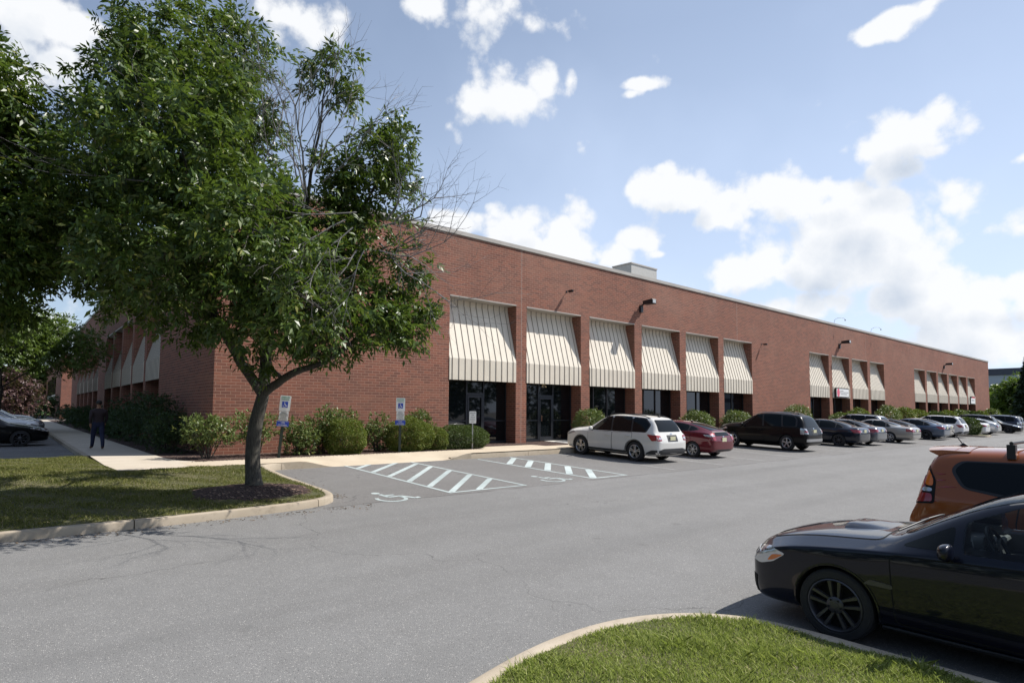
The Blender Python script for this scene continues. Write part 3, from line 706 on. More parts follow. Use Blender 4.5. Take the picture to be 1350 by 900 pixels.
# dark sport sedan in the foreground
def sport_hook(root, bvh, S, paint):
    hx = S['L']/2
    sc = MB(); u0, u1 = .78, 1.22
    def hz(u, y): return bvh.ray_cast(Vector((hx-u, y, 4)), Vector((0, 0, -1)))[0].z
    V = []; n = 8
    prof = [(.0, .050), (.12, .054), (.45, .042), (.8, .02), (1., -.004)]
    for (t, h) in prof:
        for j in range(n+1):
            y = lerp(-.31, .31, j/n); ed = 1-abs(2*j/n-1)**6
            u = lerp(u0, u1, t); V.append((hx-u, y, hz(u, y)+h*ed-.003))
    F = [(i*(n+1)+j, i*(n+1)+j+1, (i+1)*(n+1)+j+1, (i+1)*(n+1)+j) for i in range(len(prof)-1) for j in range(n)]
    sc.add(V, F); V2 = []
    for j in range(n+1):
        y = lerp(-.31, .31, j/n); V2 += [V[j], (hx-u0-.03, y, hz(u0, y)-.01)]
    sc.cur = 1; sc.add(V2, [(2*j, 2*j+1, 2*j+3, 2*j+2) for j in range(n)])
    sc.build('bonnet_scoop', [paint, M['gap']], root, smooth=50)
    s_ = MB(); s_.box(hx-1.92, -.53, .79, hx-1.56, .53, .945); s_.tube([(hx-1.92, -.52, .93), (hx-1.92, .52, .93)], .03, 8)
    s_.tube([(hx-1.93, .36, .98), (hx-1.86, .62-.26, .97)], .075, 10); s_.build('dashboard', [M['interior']], root, smooth=40)
    s_ = MB(); c0 = Vector((hx-2.02, .36, .97)); ax_ = Vector((-.9, 0, .42)).normalized(); q1 = Vector((0, 1, 0)); q2 = ax_.cross(q1)
    s_.tube([c0+q1*.18*math.cos(t)+q2*.18*math.sin(t) for t in [i*math.pi/14 for i in range(29)]], .016, 8, cap=False)
    for a in (-.4, math.pi+.4, math.pi/2*3): s_.tube([c0-ax_*.02, c0+q1*.17*math.cos(a)+q2*.17*math.sin(a)], .016, 6)
    s_.tube([c0+Vector((.10, 0, -.05)), c0], .05, 10); s_.build('steering_wheel', [M['black']], root, smooth=50)
    for yy, uu in ((.36, 2.62), (-.36, 2.62), (.34, 3.42), (-.34, 3.42)):
        s_ = MB()
        for (zz0, zz1, hw_, th) in ((.80, 1.16, .23, .06), (1.19, 1.34, .12, .05)):
            pr = rp([(yy-hw_, zz0), (yy+hw_, zz0), (yy+hw_*.85, zz1), (yy-hw_*.85, zz1)], .06, 4); n_ = len(pr)
            s_.add([(hx-uu-th-(z-.8)*.3, y, z) for y, z in pr]+[(hx-uu+th-(z-.8)*.3, y, z) for y, z in pr], [tuple(range(n_)), tuple(range(2*n_-1, n_-1, -1))]+[(i, (i+1) % n_, n_+(i+1) % n_, n_+i) for i in range(n_)])
        s_.build('seat', [M['trim']], root, smooth=50)
    for y0, y1, ph in ((.52, -.10, 0), (-.12, -.62, 1)):
        w = MB(); pts = []
        for i in range(7):
            t = i/6; y = lerp(y0, y1, t); u = 1.33+.10*math.sin(t*2.4)
            h = bvh.ray_cast(Vector((hx-u, y, 4)), Vector((0, 0, -1)))[0]
            pts.append((hx-u, y, h.z+.03))
        w.tube(pts, .009, 6); w.build('wiper', [M['black']], root, smooth=60)
SPEC['sport'] = dict(L=4.6, r=.325, hw=.90, wheels=(.90, 3.55), tw=.235, sub=3, res=.05,
  tab=[(0,.22,.46,.57,.46,.57,.64,.46,.05),(.03,.17,.60,.70,.56,.71,.725,.54,.05),(.11,.16,.69,.775,.65,.78,.80,.58,.055),(.26,.16,.75,.83,.73,.83,.86,.61,.06),(.55,.17,.78,.887,.80,.867,.925,.64,.05),
   (.90,.18,.80,.905,.845,.875,.955,.66,.05),(1.22,.19,.80,.90,.875,.87,.985,.67,.05),(1.36,.19,.80,.895,.885,.87,1.02,.67,.05),(1.75,.19,.80,.895,.905,.87,1.26,.62,.055),(2.12,.19,.80,.895,.92,.87,1.44,.57,.06),(2.55,.19,.80,.895,.93,.87,1.51,.56,.07),
   (3.05,.19,.80,.895,.945,.87,1.49,.55,.07),(3.55,.19,.80,.90,.96,.865,1.29,.57,.06),(3.98,.19,.80,.90,.975,.85,1.09,.64,.045),(4.12,.20,.80,.895,.97,.84,1.07,.66,.035),(4.40,.22,.79,.87,.93,.82,1.05,.68,.03),(4.54,.27,.76,.84,.85,.79,.97,.68,.03),(4.6,.36,.66,.76,.64,.74,.70,.62,.03)],
  glass_frame=[(1.36,.935),(1.78,1.18),(2.2,1.375),(2.6,1.44),(3.05,1.42),(3.55,1.22),(3.80,1.05),(3.66,1.0)],
  panes=[[(1.42,.95),(1.80,1.165),(1.80,.965)],[(1.86,.965),(1.86,1.20),(2.22,1.36),(2.58,1.425),(2.62,.985)],[(2.70,.99),(2.66,1.425),(3.05,1.405),(3.35,1.28),(3.42,1.02)],[(3.48,1.025),(3.42,1.25),(3.55,1.20),(3.72,1.06),(3.64,1.03)]],
  doors=[[(1.40,.30),(1.36,.86),(2.66,.925),(2.66,.30)],[(2.70,.30),(2.70,.925),(3.60,.975),(3.56,.74),(3.26,.60),(3.12,.30)]],
  windshield=[(.63,1.03),(.60,1.09),(.52,1.43)], backlight=[(.60,1.13),(.50,1.42)], bonnet=[(.20,.57),(.55,.62),(1.24,.66)],
  head=[('S',[(.05,.70),(.06,.575),(.16,.555),(.31,.605),(.44,.70),(.28,.745)],0,.007),('S',[(.24,.60),(.32,.625),(.42,.69),(.30,.675)],1,.014),('E',[(.50,.59),(.74,.575),(.80,.675),(.52,.69)],0,.009),('E',[(.56,.61),(.66,.61),(.66,.66),(.56,.66)],2,.014)],
  tail=[('S',[(4.15,.92),(4.50,.90),(4.55,.74),(4.35,.76)],0,.008),('E',[(.50,.74),(.86,.74),(.86,.90),(.52,.90)],0,.01)],
  extra=[('grille','F',[(-.40,.50),(.40,.50),(.46,.64),(-.46,.64)],'gap',.006),('lower_grille','F',[(-.46,.20),(.46,.20),(.42,.38),(-.42,.38)],'gap',.006),('fog_lamp_recess','F',[(.54,.24),(.72,.24),(.76,.42),(.60,.42)],'gap',.006),('fog_lamp_recess','F',[(-.54,.24),(-.72,.24),(-.76,.42),(-.60,.42)],'gap',.006),
   ('side_vent','L',[(1.15,.585),(1.38,.58),(1.38,.615),(1.20,.63)],'rimdark',.010),('sill_skirt','L',[(1.27,.17),(1.27,.25),(3.18,.27),(3.18,.17)],'trim',.03)],
  lip=.045, lipmat=None, mirror=(1.78,.93), antenna=3.6, platez=.80, rim=dict(n=5, off=(-.045,.045), w=(.026,.048), rim=.72, ph=.25, **{'in':.55}), rimmat=M['rimdark'], hook=sport_hook, clear=True)
SPEC['sport'].pop('glass_frame')
# boxy hatchback
def box_hook(root, bvh, S, paint):
    hx = S['L']/2
    V = []; n = 8
    for j in range(n+1):
        y = lerp(-.56, .56, j/n); e = .05*abs(2*j/n-1)**3
        V += [(-hx+.62, y, 1.592-e*.8), (-hx+.34, y, 1.592-e*.7), (-hx+.15+e, y, 1.578-e*.6), (-hx+.165+e, y, 1.56-e*.6), (-hx+.34, y, 1.50-e*.6)]
    F = []
    for j in range(n):
        for i in range(5): F.append((5*j+i, 5*j+(i+1) % 5, 5*j+5+(i+1) % 5, 5*j+5+i))
    F += [(0,1,2,3,4), tuple(5*n+i for i in (4,3,2,1,0))]
    MB().add(V, F).build('spoiler', [paint], root, smooth=50)
SPEC['boxy'] = dict(L=4.14, r=.33, hw=.90, wheels=(.86, 3.43), sub=3, res=.06,
  tab=[(0,.32,.52,.60,.60,.58,.74,.46,.05),(.05,.25,.66,.74,.70,.72,.86,.54,.05),(.25,.21,.76,.83,.84,.81,.97,.60,.05),(.7,.2,.80,.89,.92,.86,1.03,.65,.05),(.95,.2,.80,.90,.95,.87,1.08,.67,.05),(1.3,.2,.80,.90,.97,.875,1.33,.65,.06),(1.62,.2,.80,.90,.98,.875,1.52,.63,.06),
   (2.1,.2,.80,.90,.99,.875,1.60,.62,.07),(2.8,.2,.80,.90,1.0,.875,1.605,.62,.07),(3.5,.2,.80,.90,1.01,.87,1.595,.62,.07),(3.78,.2,.80,.90,1.02,.865,1.575,.62,.07),(3.87,.21,.80,.895,1.02,.86,1.52,.64,.05),(3.95,.22,.79,.89,1.0,.855,1.34,.68,.05),(4.02,.24,.79,.885,.92,.85,1.02,.74,.05),(4.09,.28,.77,.86,.80,.83,.84,.76,.03),(4.14,.36,.68,.80,.62,.78,.66,.70,.03)],
  glass_frame=[(1.15,1.04),(1.62,1.40),(2.1,1.475),(3.60,1.45),(3.69,1.35),(3.56,1.15),(3.1,1.08)],
  panes=[[(1.25,1.06),(1.65,1.38),(2.1,1.455),(2.15,1.06)],[(2.22,1.06),(2.18,1.455),(2.95,1.445),(2.95,1.09)],[(2.99,1.10),(2.99,1.445),(3.56,1.435),(3.645,1.345),(3.53,1.17)]],
  doors=[[(1.15,.34),(1.12,.96),(2.16,1.0),(2.16,.34)],[(2.20,.34),(2.20,1.0),(3.02,1.03),(3.06,.80),(3.0,.60),(2.94,.34)]],
  windshield=[(.62,1.12),(.55,1.47)], backlight=[(.60,1.08),(.55,1.46)], bonnet=[(.26,.62),(.92,.66)],
  head=[('S',[(.08,.82),(.2,.72),(.5,.84),(.4,.92)],0,.008),('E',[(.45,.72),(.74,.72),(.74,.84),(.46,.82)],0,.01)],
  tail=[('S',[(3.93,1.41),(3.82,1.22),(3.82,.965),(4.06,.94),(3.98,1.2)],3,.008),('S',[(3.905,1.34),(3.845,1.22),(3.845,1.15),(3.93,1.16)],2,.014),('S',[(3.85,1.09),(3.85,1.13),(3.95,1.135),(3.96,1.09)],1,.014),('S',[(3.84,.985),(3.85,1.07),(3.97,1.07),(4.02,.965)],0,.014),('E',[(.70,.96),(.90,.96),(.885,1.36),(.72,1.36)],0,.01)],
  extra=[('grille','F',[(-.3,.66),(.3,.66),(.34,.76),(-.34,.76)],'black',.006),('bumper_insert','B',[(-.7,.3),(.7,.3),(.62,.44),(-.62,.44)],'trim',.01)],
  lip=0, mirror=(1.33,1.05), antenna=3.70, mast=.20, bars=(1.5,3.12), platez=.78, rim=dict(n=5, off=(0,), w=(.06,.1), rim=.70), rimmat=M['rimsilver'], hook=box_hook)
# ------------------------------------------------------------------ ground, kerbs, walks
def sheet(name, xs, ys, zf, mat, smooth=True):
    V = [(x, y, zf(x, y)) for y in ys for x in xs]; n = len(xs)
    F = [(j*n+i, j*n+i+1, (j+1)*n+i+1, (j+1)*n+i) for j in range(len(ys)-1) for i in range(n-1)]
    o = MB().add(V, F).build(name, [mat], fixn=False); 
    for p in o.data.polygons: p.use_smooth = smooth
    return tag(o, kind='structure')
YS = [-600, -100, -10]+[-4+i*.8 for i in range(1, 29)]+[18.4, 60, 200, 900]
YS = sorted(set(YS))
sheet('asphalt_lot', [-900, -100, -20, 0, 20, 60, 120, 300, 1200], YS, lambda x, y: G(y)-.002, M['asphalt'])
def inset_path(path, d):       # offset a polyline to its left
    out = []; k = len(path)
    for i in range(k):
        a = Vector(path[max(i-1, 0)]); b = Vector(path[min(i+1, k-1)]); t = (b-a).normalized()
        p = Vector(path[i]); out.append((p.x-t.y*d, p.y+t.x*d))
    return out
def smooth_path(pts, n=6):
    out = []; k = len(pts)
    for i in range(k-1):
        p0, p1, p2, p3 = [Vector(pts[max(0, min(k-1, j))]) for j in (i-1, i, i+1, i+2)]
        for j in range(n):
            t = j/n
            out.append(tuple(.5*((2*p1)+(p2-p0)*t+(2*p0-5*p1+4*p2-p3)*t*t+(3*p1-p0-3*p2+p3)*t**3)))
    out.append(tuple(pts[-1])); return out
def kerb(name, path, ztop, w=.16, seg=3.0):
    """path runs with the road on its right; the kerb stands to the left of it"""
    mb = MB(); inn = inset_path(path, w); k = len(path); acc = 0; cuts = [0]
    for i in range(1, k):
        acc += (Vector(path[i])-Vector(path[i-1])).length
        if acc > seg and i < k-1: cuts.append(i); acc = 0
    cuts.append(k-1)
    for a, b in zip(cuts[:-1], cuts[1:]):
        base = len(mb.v)
        for i in range(a, b+1):
            o, q = Vector(path[i]), Vector(inn[i]); nrm = (q-o).normalized()
            t = (Vector(path[min(i+1, k-1)])-Vector(path[max(i-1, 0)])).normalized()
            sh = Vector((0, 0))
            if i == a and a > 0: sh = t*.008
            if i == b and b < k-1: sh = -t*.008
            zt = ztop(o.x, o.y); o = o+sh; q = q+sh
            for p, z in ((o, -.9 if False else G(o.y)-.10), (o+nrm*.008, zt-.03), (o+nrm*.018, zt-.008), (o+nrm*.04, zt), (q-nrm*.015, zt), (q, zt-.012), (q, G(o.y)-.10)):
                mb.v.append((p.x, p.y, z))
        m = 7; n = b-a+1
        for i in range(n-1):
            for j in range(m-1):
                A = base+i*m+j; mb.f.append((A, A+1, A+m+1, A+m)); mb.m.append(0)
        mb.f.append(tuple(base+j for j in range(m))); mb.m.append(0)
        mb.f.append(tuple(base+(n-1)*m+j for j in range(m))[::-1]); mb.m.append(0)
    return tag(mb.build(name, [M['kerb']], smooth=40), kind='structure')
def IT(y):
    t = max(0, min(1, (y-14.3)/2.2)); t = t*t*(3-2*t)
    return min(G(y)+.125+.07*t, -.012)
# left island: road edge runs along Y~10.85, round the tip, back along X~5.2
LI = smooth_path([(-60, 10.9), (-20, 10.85), (-6, 10.85), (-2, 10.85), (0, 10.85), (1.9, 10.82), (3.3, 10.9), (4.3, 11.03), (4.95, 11.35), (5.18, 11.95), (5.2, 13.0), (5.2, 14.2), (5.2, 15.5), (5.22, 16.1), (5.36, 16.42), (5.7, 16.62), (6.2, 16.65)], 5)
kerb('island_kerb', LI, lambda x, y: IT(y)+.006 if x < 5.25 or y < 16 else -.02)
FK = [(11.45+i*.5, 16.65) for i in range(int((108-11.45)/.5))]
kerb('front_kerb', FK, lambda x, y: -.02-.10*(1-min(1, max(0, (x-11.45)/.9))))
WK = [(1.88, 21.2+i*1.0) for i in range(0, 68)]
kerb('side_kerb', WK[::-1], lambda x, y: -.004) if False else kerb('side_kerb', [(1.88, y) for _, y in WK], lambda x, y: -.004, w=.16) if False else None
mbk = MB(); y = 22.45
while y < 88:
    mbk.box(1.80, y+.008, -.3, 1.95, y+3-.008, -.002); y += 3
tag(mbk.build('side_kerb', [M['kerb']]), kind='structure')
NI = smooth_path([(-40, -3.0), (-8, -1.2), (-2, 1.4), (.6, 2.75), (1.7, 3.25), (2.7, 3.57), (3.55, 3.74), (4.35, 3.72), (5.0, 3.48), (5.45, 3.05), (5.62, 2.5), (5.66, 1.6), (5.68, .4), (5.7, -2), (5.7, -8), (5.7, -30)], 6)
kerb('near_kerb', NI[::-1], lambda x, y: G(y)+.131)
def region(name, poly, zf, mat, res=.5, kind='structure'):
    bm = bmesh.new(); bm.faces.new([bm.verts.new((p[0], p[1], 0)) for p in poly])
    xs = [p[0] for p in poly]; ys = [p[1] for p in poly]
    for ax, lo, hi in ((0, max(min(xs), -12), min(max(xs), 30)), (1, max(min(ys), -6), max(ys))):
        n = int((hi-lo)/res)
        for i in range(1, n+1):
            co = [0, 0, 0]; no = [0, 0, 0]; co[ax] = lo+(hi-lo)*i/(n+1); no[ax] = 1
            bmesh.ops.bisect_plane(bm, geom=bm.verts[:]+bm.edges[:]+bm.faces[:], plane_co=co, plane_no=no)
    bmesh.ops.triangulate(bm, faces=bm.faces)
    for v in bm.verts: v.co.z = zf(v.co.x, v.co.y)
    for f in bm.faces:
        f.smooth = True
        if f.normal.z < 0: f.normal_flip()
    me = bpy.data.meshes.new(name); bm.to_mesh(me); bm.free(); me.materials.append(mat)
    return tag(link(bpy.data.objects.new(name, me)), kind=kind)
li_in = inset_path(LI, .152)
TREE = (3.92, 12.81)
def hump(x, y):
    d = math.hypot((x-3.7)/1.5, (y-12.7)/1.1); return .07*max(0, 1-d*d)
li_poly = [p for p in li_in if p[1] < 16.4 and not (p[1] > 16 and p[0] > 5.15)]+[(5.04, 16.64), (2.02, 16.66), (1.93, 18.5), (1.80, 22.45), (-60, 22.45)]
IZ = lambda x, y: min(IT(y), -.014)+.0*x+hump(x, y)
region('island_lawn', li_poly, IZ, M['turf'])
ni_in = inset_path(NI[::-1], .152)
region('near_lawn', ni_in+[(-40, -30)], lambda x, y: G(y)+.122, M['turf'])
# front walk with a dropped kerb where it meets the lot
def ss(a, b, x):
    t = max(0, min(1, (x-a)/(b-a))); return t*t*(3-2*t)
def wz(x, y):
    r = ss(6.3, 7.4, x)*(1-ss(11.1, 12.3, x)); return -r*.20*max(0, min(1, (18.2-y)/1.55))
xs = [3.6, 4.2, 5, 5.6, 6.0]+[6.3+i*.2 for i in range(31)]+[13, 14, 15, 20, 40, 70, 108.6]
sheet('front_walk', xs, [16.65, 16.8, 17.2, 17.6, 17.9, 18.25], wz, M['walk'])
# kerb piece between island corner and dropped kerb is in island_kerb; front lip of the walk
mb = MB(); L_ = [(x, 16.65) for x in xs if x <= 12.5]
mb.add([(x, y, wz(x, y)) for x, y in L_]+[(x, y, -.4) for x, y in L_], [(i, i+1, i+1+len(L_), i+len(L_)) for i in range(len(L_)-1)])
tag(mb.build('walk_edge', [M['kerb']]), kind='structure')
pts = [(2.02, 16.65), (3.6, 16.65), (3.6, 18.25), (4.1, 18.3), (3.75, 18.9), (3.6, 20), (3.55, 22), (3.55, 90), (1.95, 90), (1.95, 22.4), (1.93, 18.5)]
region('side_walk', pts, lambda x, y: -.001, M['walk2'], 3.)
mb = MB()
for x0, x1 in ((20.1, 22.9), (15.0, 16.4)): 
    if x0 > 16: mb.add([(x0-.6, 18.255, .003), (x1+.2, 18.255, .003), (x1-.2, 21.34, .003), (x0+.1, 21.34, .003)], [(0,1,2,3)])
tag(mb.build('door_pad', [M['pad']]), kind='structure')
mb = MB()
mb.add([(3.75, 18.9, -.012), (4.1, 18.26, -.012), (14.0, 18.26, -.012), (14.0, 21.5, -.012), (3.6, 21.5, -.012), (3.55, 20, -.012)], [(0,1,2,3,4,5)])
mb.add([(14.0, 18.26, -.012), (108.6, 18.26, -.012), (108.6, 21.5, -.012), (14.0, 21.5, -.012)], [(0,1,2,3)])
mb.add([(3.56, 20, -.013), (5.2, 20, -.013), (5.2, 90, -.013), (3.56, 90, -.013)], [(0,1,2,3)])
tag(mb.build('planting_bed', [M['mulch']]), kind='structure')
sheet('walk_apron', [14.1, 16, 17.4], [18.252, 19.2], lambda x, y: .001, M['walk'])
# mulch ring round the tree
mb = MB(); rr_ = [0, .35, .7, .9, 1.02, 1.12]; n = 40; RN = random.Random(3)
wob = [1+.10*math.sin(j*.9)+.07*math.sin(j*2.3+1) for j in range(n)]
for r_ in rr_:
    for j in range(n):
        a = 2*math.pi*j/n; x = TREE[0]-.12+math.cos(a)*r_*1.0*wob[j]; y = TREE[1]-.25+math.sin(a)*r_*.92*wob[j]
        x = min(x, 4.98)
        mb.v.append((x, y, IZ(x, y)+.055*(1-(r_/1.12)**2)-.004+RN.uniform(0, .012)))
for i in range(len(rr_)-1):
    for j in range(n): mb.f.append((i*n+j, i*n+(j+1) % n, (i+1)*n+(j+1) % n, (i+1)*n+j)); mb.m.append(0)
tag(mb.build('mulch_ring', [M['mulch']], smooth=50), kind='structure')
# grass beyond the left lot and beyond the right end
sheet('far_lawn', [-150, -40, -2, 3, 30], [150, 200, 400], lambda x, y: -.05, simple('far_grass', (.10, .15, .035), .95, var=.25, vscale=.3))
sheet('end_lawn', [109.5, 120, 160], [12, 20, 60], lambda x, y: -.06, simple('end_grass', (.07, .11, .03), .95, var=.25, vscale=.3))
# painted markings: thin sheets 4 mm above the lot
def strip(mb, a, b, w, ext=.0):
    a, b = Vector(a), Vector(b); t = (b-a).normalized(); n = Vector((-t.y, t.x))*w/2; k = max(1, int((b-a).length/.8))
    for i in range(k):
        p, q = a.lerp(b, i/k), a.lerp(b, (i+1)/k)
        mb.add([(v.x, v.y, G(v.y)+.003) for v in (p-n, q-n, q+n, p+n)], [(0,1,2,3)])
def hatch(x0, x1, y1, y0):
    """access aisle between two stalls: two long lines, slanted bars, closing line"""
    mb = MB(); strip(mb, (x0, y1), (x0, y0), .085); strip(mb, (x1, y1), (x1, y0), .085); strip(mb, (x0+.05, y0+.05), (x1-.05, y0+.05), .08)
    return mb
m1 = hatch(7.68, 9.92, 16.72, 11.12)
for a, b in (((7.75,16.0),(8.48,16.7)),((7.74,15.05),(9.4,16.72)),((7.74,14.12),(9.82,16.2)),((7.74,13.1),(9.86,15.42)),((7.74,12.15),(9.86,14.4)),((7.76,11.25),(9.86,13.4)),((8.5,11.2),(9.86,12.5))): strip(m1, a, b, .15)
tag(m1.build('aisle_marking', [M['paintline']]), kind='structure')
m2 = hatch(12.42, 13.88, 16.45, 11.12)
for a, b in (((12.5,14.85),(13.82,16.15)),((12.5,13.95),(13.82,15.25)),((12.5,13.05),(13.82,14.4)),((12.5,12.12),(13.82,13.5)),((12.55,11.25),(13.82,12.6))): strip(m2, a, b, .20)
tag(m2.build('aisle_marking', [M['paintline']]), kind='structure')
mb = MB()
for x in (16.42, 19.3, 22.3, 25.3, 28.0+3.0, 33.9, 36.8, 40.2, 43.9, 47.3, 50.6, 54, 57.5):
    strip(mb, (x, 16.5), (x, 11.2), .09)
tag(mb.build('stall_lines', [M['wornline']]), kind='structure')
mb = MB()
for i in range(16):
    y = 23.4+i*2.8
    mb.add([(-3.9, y-.045, -.1385), (1.75, y-.045, -.1385), (1.75, y+.045, -.1385), (-3.9, y+.045, -.1385)], [(0,1,2,3)])
tag(mb.build('side_stall_lines', [M['wornline']]), kind='structure')
def wheelchair_pts():
    """symbol strokes in a unit square: list of (polyline, width)"""
    arc = [(.42+.27*math.cos(math.radians(a)), .30+.27*math.sin(math.radians(a))) for a in range(150, 395, 12)]
    return [(arc, .075), ([(.44, .76), (.45, .45), (.72, .45), (.86, .16), (.97, .20)], .085), ([(.45, .62), (.66, .62)], .07)], (.42, .90, .085)
def ground_symbol(cx, cy, s, flip=1):
    mb = MB(); st, hd = wheelchair_pts()
    def P(a, b): x = cx+(a-.5)*s*.95; y = cy+(b-.5)*s*1.05*flip; return (x, y, G(y)+.003)
    for pl, w in st:
        for i in range(len(pl)-1):
            a, b = Vector(pl[i]), Vector(pl[i+1]); t = (b-a).normalized(); n = Vector((-t.y, t.x))*w/2; e = t*w*.1
            mb.add([P(*(a-n-e)), P(*(b-n+e)), P(*(b+n+e)), P(*(a+n-e))], [(0,1,2,3)])
    mb.add([P(hd[0]+hd[2]*math.cos(j*math.pi/8), hd[1]+hd[2]*math.sin(j*math.pi/8)) for j in range(16)], [tuple(range(16))])
    return tag(mb.build('wheelchair_marking', [M['paintline']]), kind='structure')
ground_symbol(6.28, 11.42, 1.15); ground_symbol(11.3, 11.75, 1.15)

# ------------------------------------------------------------------ the building
XC, YF, XE, YL = 4.966, 20.653, 108.3, 78.0
ZT, ZO, ZB, ZA = 9.02, 6.37, 3.69, 2.77      # wall top, opening head, awning break, awning foot
DR = .72
OPS = [14.04+i*4.36 for i in range(6)]+[48.8+i*4.36 for i in range(4)]+[74.8+i*4.37 for i in range(6)]
OW = 3.71
LOPS = [29.85+i*4.0 for i in range(5)]+[53.6+i*3.6 for i in range(5)]
LOW = [3.38]*5+[3.0]*5
def building():
    root = empty('brick_building', (XC, YF, 0))
    tag(root, 'long low red brick office building with cream ribbed metal awnings set between brick piers', 'building')
    def B(mb, name, mats, parent=root, **k):
        o = mb.build(name, mats, parent, **k); o.location = (-XC, -YF, 0); return o
    w = MB(); e = .0015
    w.box(XC+.001, YF, ZO, XE, YF+DR, ZT)                       # head band, right facade
    x = XC+DR
    w.box(XC, YF+.0, -.5, XC+.0, YF, -.5) if False else None
    edges = [XC]+sum([[a, a+OW] for a in OPS], [])+[XE]
    for i in range(0, len(edges), 2): w.box(edges[i]+(0.001 if i == 0 else 0), YF, -.5, edges[i+1], YF+DR, ZO)
    ye = [YF+DR]+sum([[a, a+b] for a, b in zip(LOPS, LOW)], [])+[YL]
    w.box(XC, YF+.001 if False else YF+DR, ZO, XC+DR, YL, ZT)
    for i in range(0, len(ye), 2): w.box(XC, ye[i], -.5, XC+DR, ye[i+1], ZO)
    w.box(XC+DR, YL-.3, -.5, XE, YL, ZT); w.box(XE-.3, YF+DR, -.5, XE, YL-.3, ZT)
    B(w, 'wall', [M['brick']])
    r = MB(); r.box(XC+DR, YF+DR, 8.3, XE-.3, YL-.3, 8.5)
    B(r, 'roof', [M['roofing']])
    c = MB(); z0, z1 = ZT, ZT+.17
    c.box(XC-.05, YF-.05, z0, XE+.05, YF+.35, z1); c.box(XC-.05, YF+.35, z0, XC+.35, YL+.05, z1); c.box(XE-.30, YF+.35, z0, XE+.05, YL+.05, z1)
    c.cur = 1; c.box(XC-.03, YF-.025, z0-.035, XE+.03, YF-.001, z0-.001); c.box(XC-.025, YF-.001, z0-.035, XC-.001, YL, z0-.001)
    B(c, 'coping', [M['coping'], M['rib']])
    for x in (18.07, 37.6, 60.9, 86.6):
        j = MB(); j.box(x-.009, YF-.004, ZO+.0, x+.009, YF-.0005, ZT-.04); 
        if x < 30: j.box(x-.009, YF-.004, 0, x+.009, YF-.0005, ZO)
        B(j, 'expansion_joint', [M['white']])
    # stone-like flashing at the head of each opening and the awnings themselves
    def awning(P, W_, ):        # P(a, d, z): a along the facade, d into the wall
        m = MB()
        prof = [(.62, ZO-.015), (.62, ZO-.27), (-.025, ZB), (-.025, ZA), (.01, ZA), (.01, ZA+.03), (.66, ZA+.12), (.66, ZO-.015)]
        V = [P(.004, d, z) for d, z in prof]+[P(W_-.004, d, z) for d, z in prof]; k = len(prof)
        m.add(V, [(i, (i+1) % k, k+(i+1) % k, k+i) for i in range(k)]+[tuple(range(k)), tuple(range(2*k-1, k-1, -1))])
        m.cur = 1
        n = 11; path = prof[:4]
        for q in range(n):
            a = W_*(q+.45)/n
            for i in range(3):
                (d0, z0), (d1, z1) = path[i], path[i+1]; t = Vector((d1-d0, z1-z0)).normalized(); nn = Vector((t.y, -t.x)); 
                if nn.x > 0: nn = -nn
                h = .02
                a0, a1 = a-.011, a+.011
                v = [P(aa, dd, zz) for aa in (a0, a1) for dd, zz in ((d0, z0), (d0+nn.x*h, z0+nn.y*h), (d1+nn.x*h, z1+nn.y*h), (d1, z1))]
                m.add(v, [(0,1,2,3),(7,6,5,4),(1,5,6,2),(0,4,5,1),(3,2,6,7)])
        return m
    def head_flash(P, W_):
        m = MB(); V = [P(a, d, z) for a in (.0, W_) for d, z in ((-.012, ZO), (-.012, ZO-.045), (.60, ZO-.045), (.60, ZO-.012), (.01, ZO-.012), (.01, ZO))]
        m.add(V, [(i, (i+1) % 6, 6+(i+1) % 6, 6+i) for i in range(6)]+[(0,1,2,3,4,5), (11,10,9,8,7,6)]); return m
    doors = {0: None, 1: None}
    for i, a0 in enumerate(OPS):
        P = lambda a, d, z, a0=a0: (a0+a, YF+d, z)
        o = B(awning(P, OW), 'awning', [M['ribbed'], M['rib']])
        h = B(head_flash(P, OW), 'flashing', [M['coping']], o); h.location = (0, 0, 0)
        g = MB(); yg = YF+.69
        g.box(a0, yg+.03, -.01, a0+OW, yg+.06, ZA+.3)
        fr = MB()
        if i == 0: mull = [onY(614.5, 560, yg).x, onY(637, 560, yg).x]
        elif i == 1: mull = [onY(709.5, 560, yg).x, onY(728.5, 560, yg).x]
        else: mull = [a0+OW*.28, a0+OW*.58]
        dz0, dz1 = 2.16, 2.26
        for x in mull: fr.box(x-.035, yg-.02, 0, x+.035, yg+.029, ZA+.25)
        fr.box(a0, yg-.015, 0, mull[0]-.036, yg+.028, .10); fr.box(mull[1]+.036, yg-.015, 0, a0+OW, yg+.028, .10)
        fr.box(a0, yg-.015, .10, a0+.05, yg+.028, ZA+.25); fr.box(a0+OW-.05, yg-.015, .10, a0+OW, yg+.028, ZA+.25)
        if i < 2 or i % 3 == 0:
            fr.box(a0+.051, yg-.012, .98, mull[0]-.036, yg+.027, 1.04); fr.box(mull[1]+.036, yg-.012, .98, a0+OW-.051, yg+.027, 1.04)
        f = B(fr, 'window_frame', [M['frame2'] if i < 2 else M['frame']])
        p = B(g, 'pane', [M['darkglass']], f); p.location = (0, 0, 0)
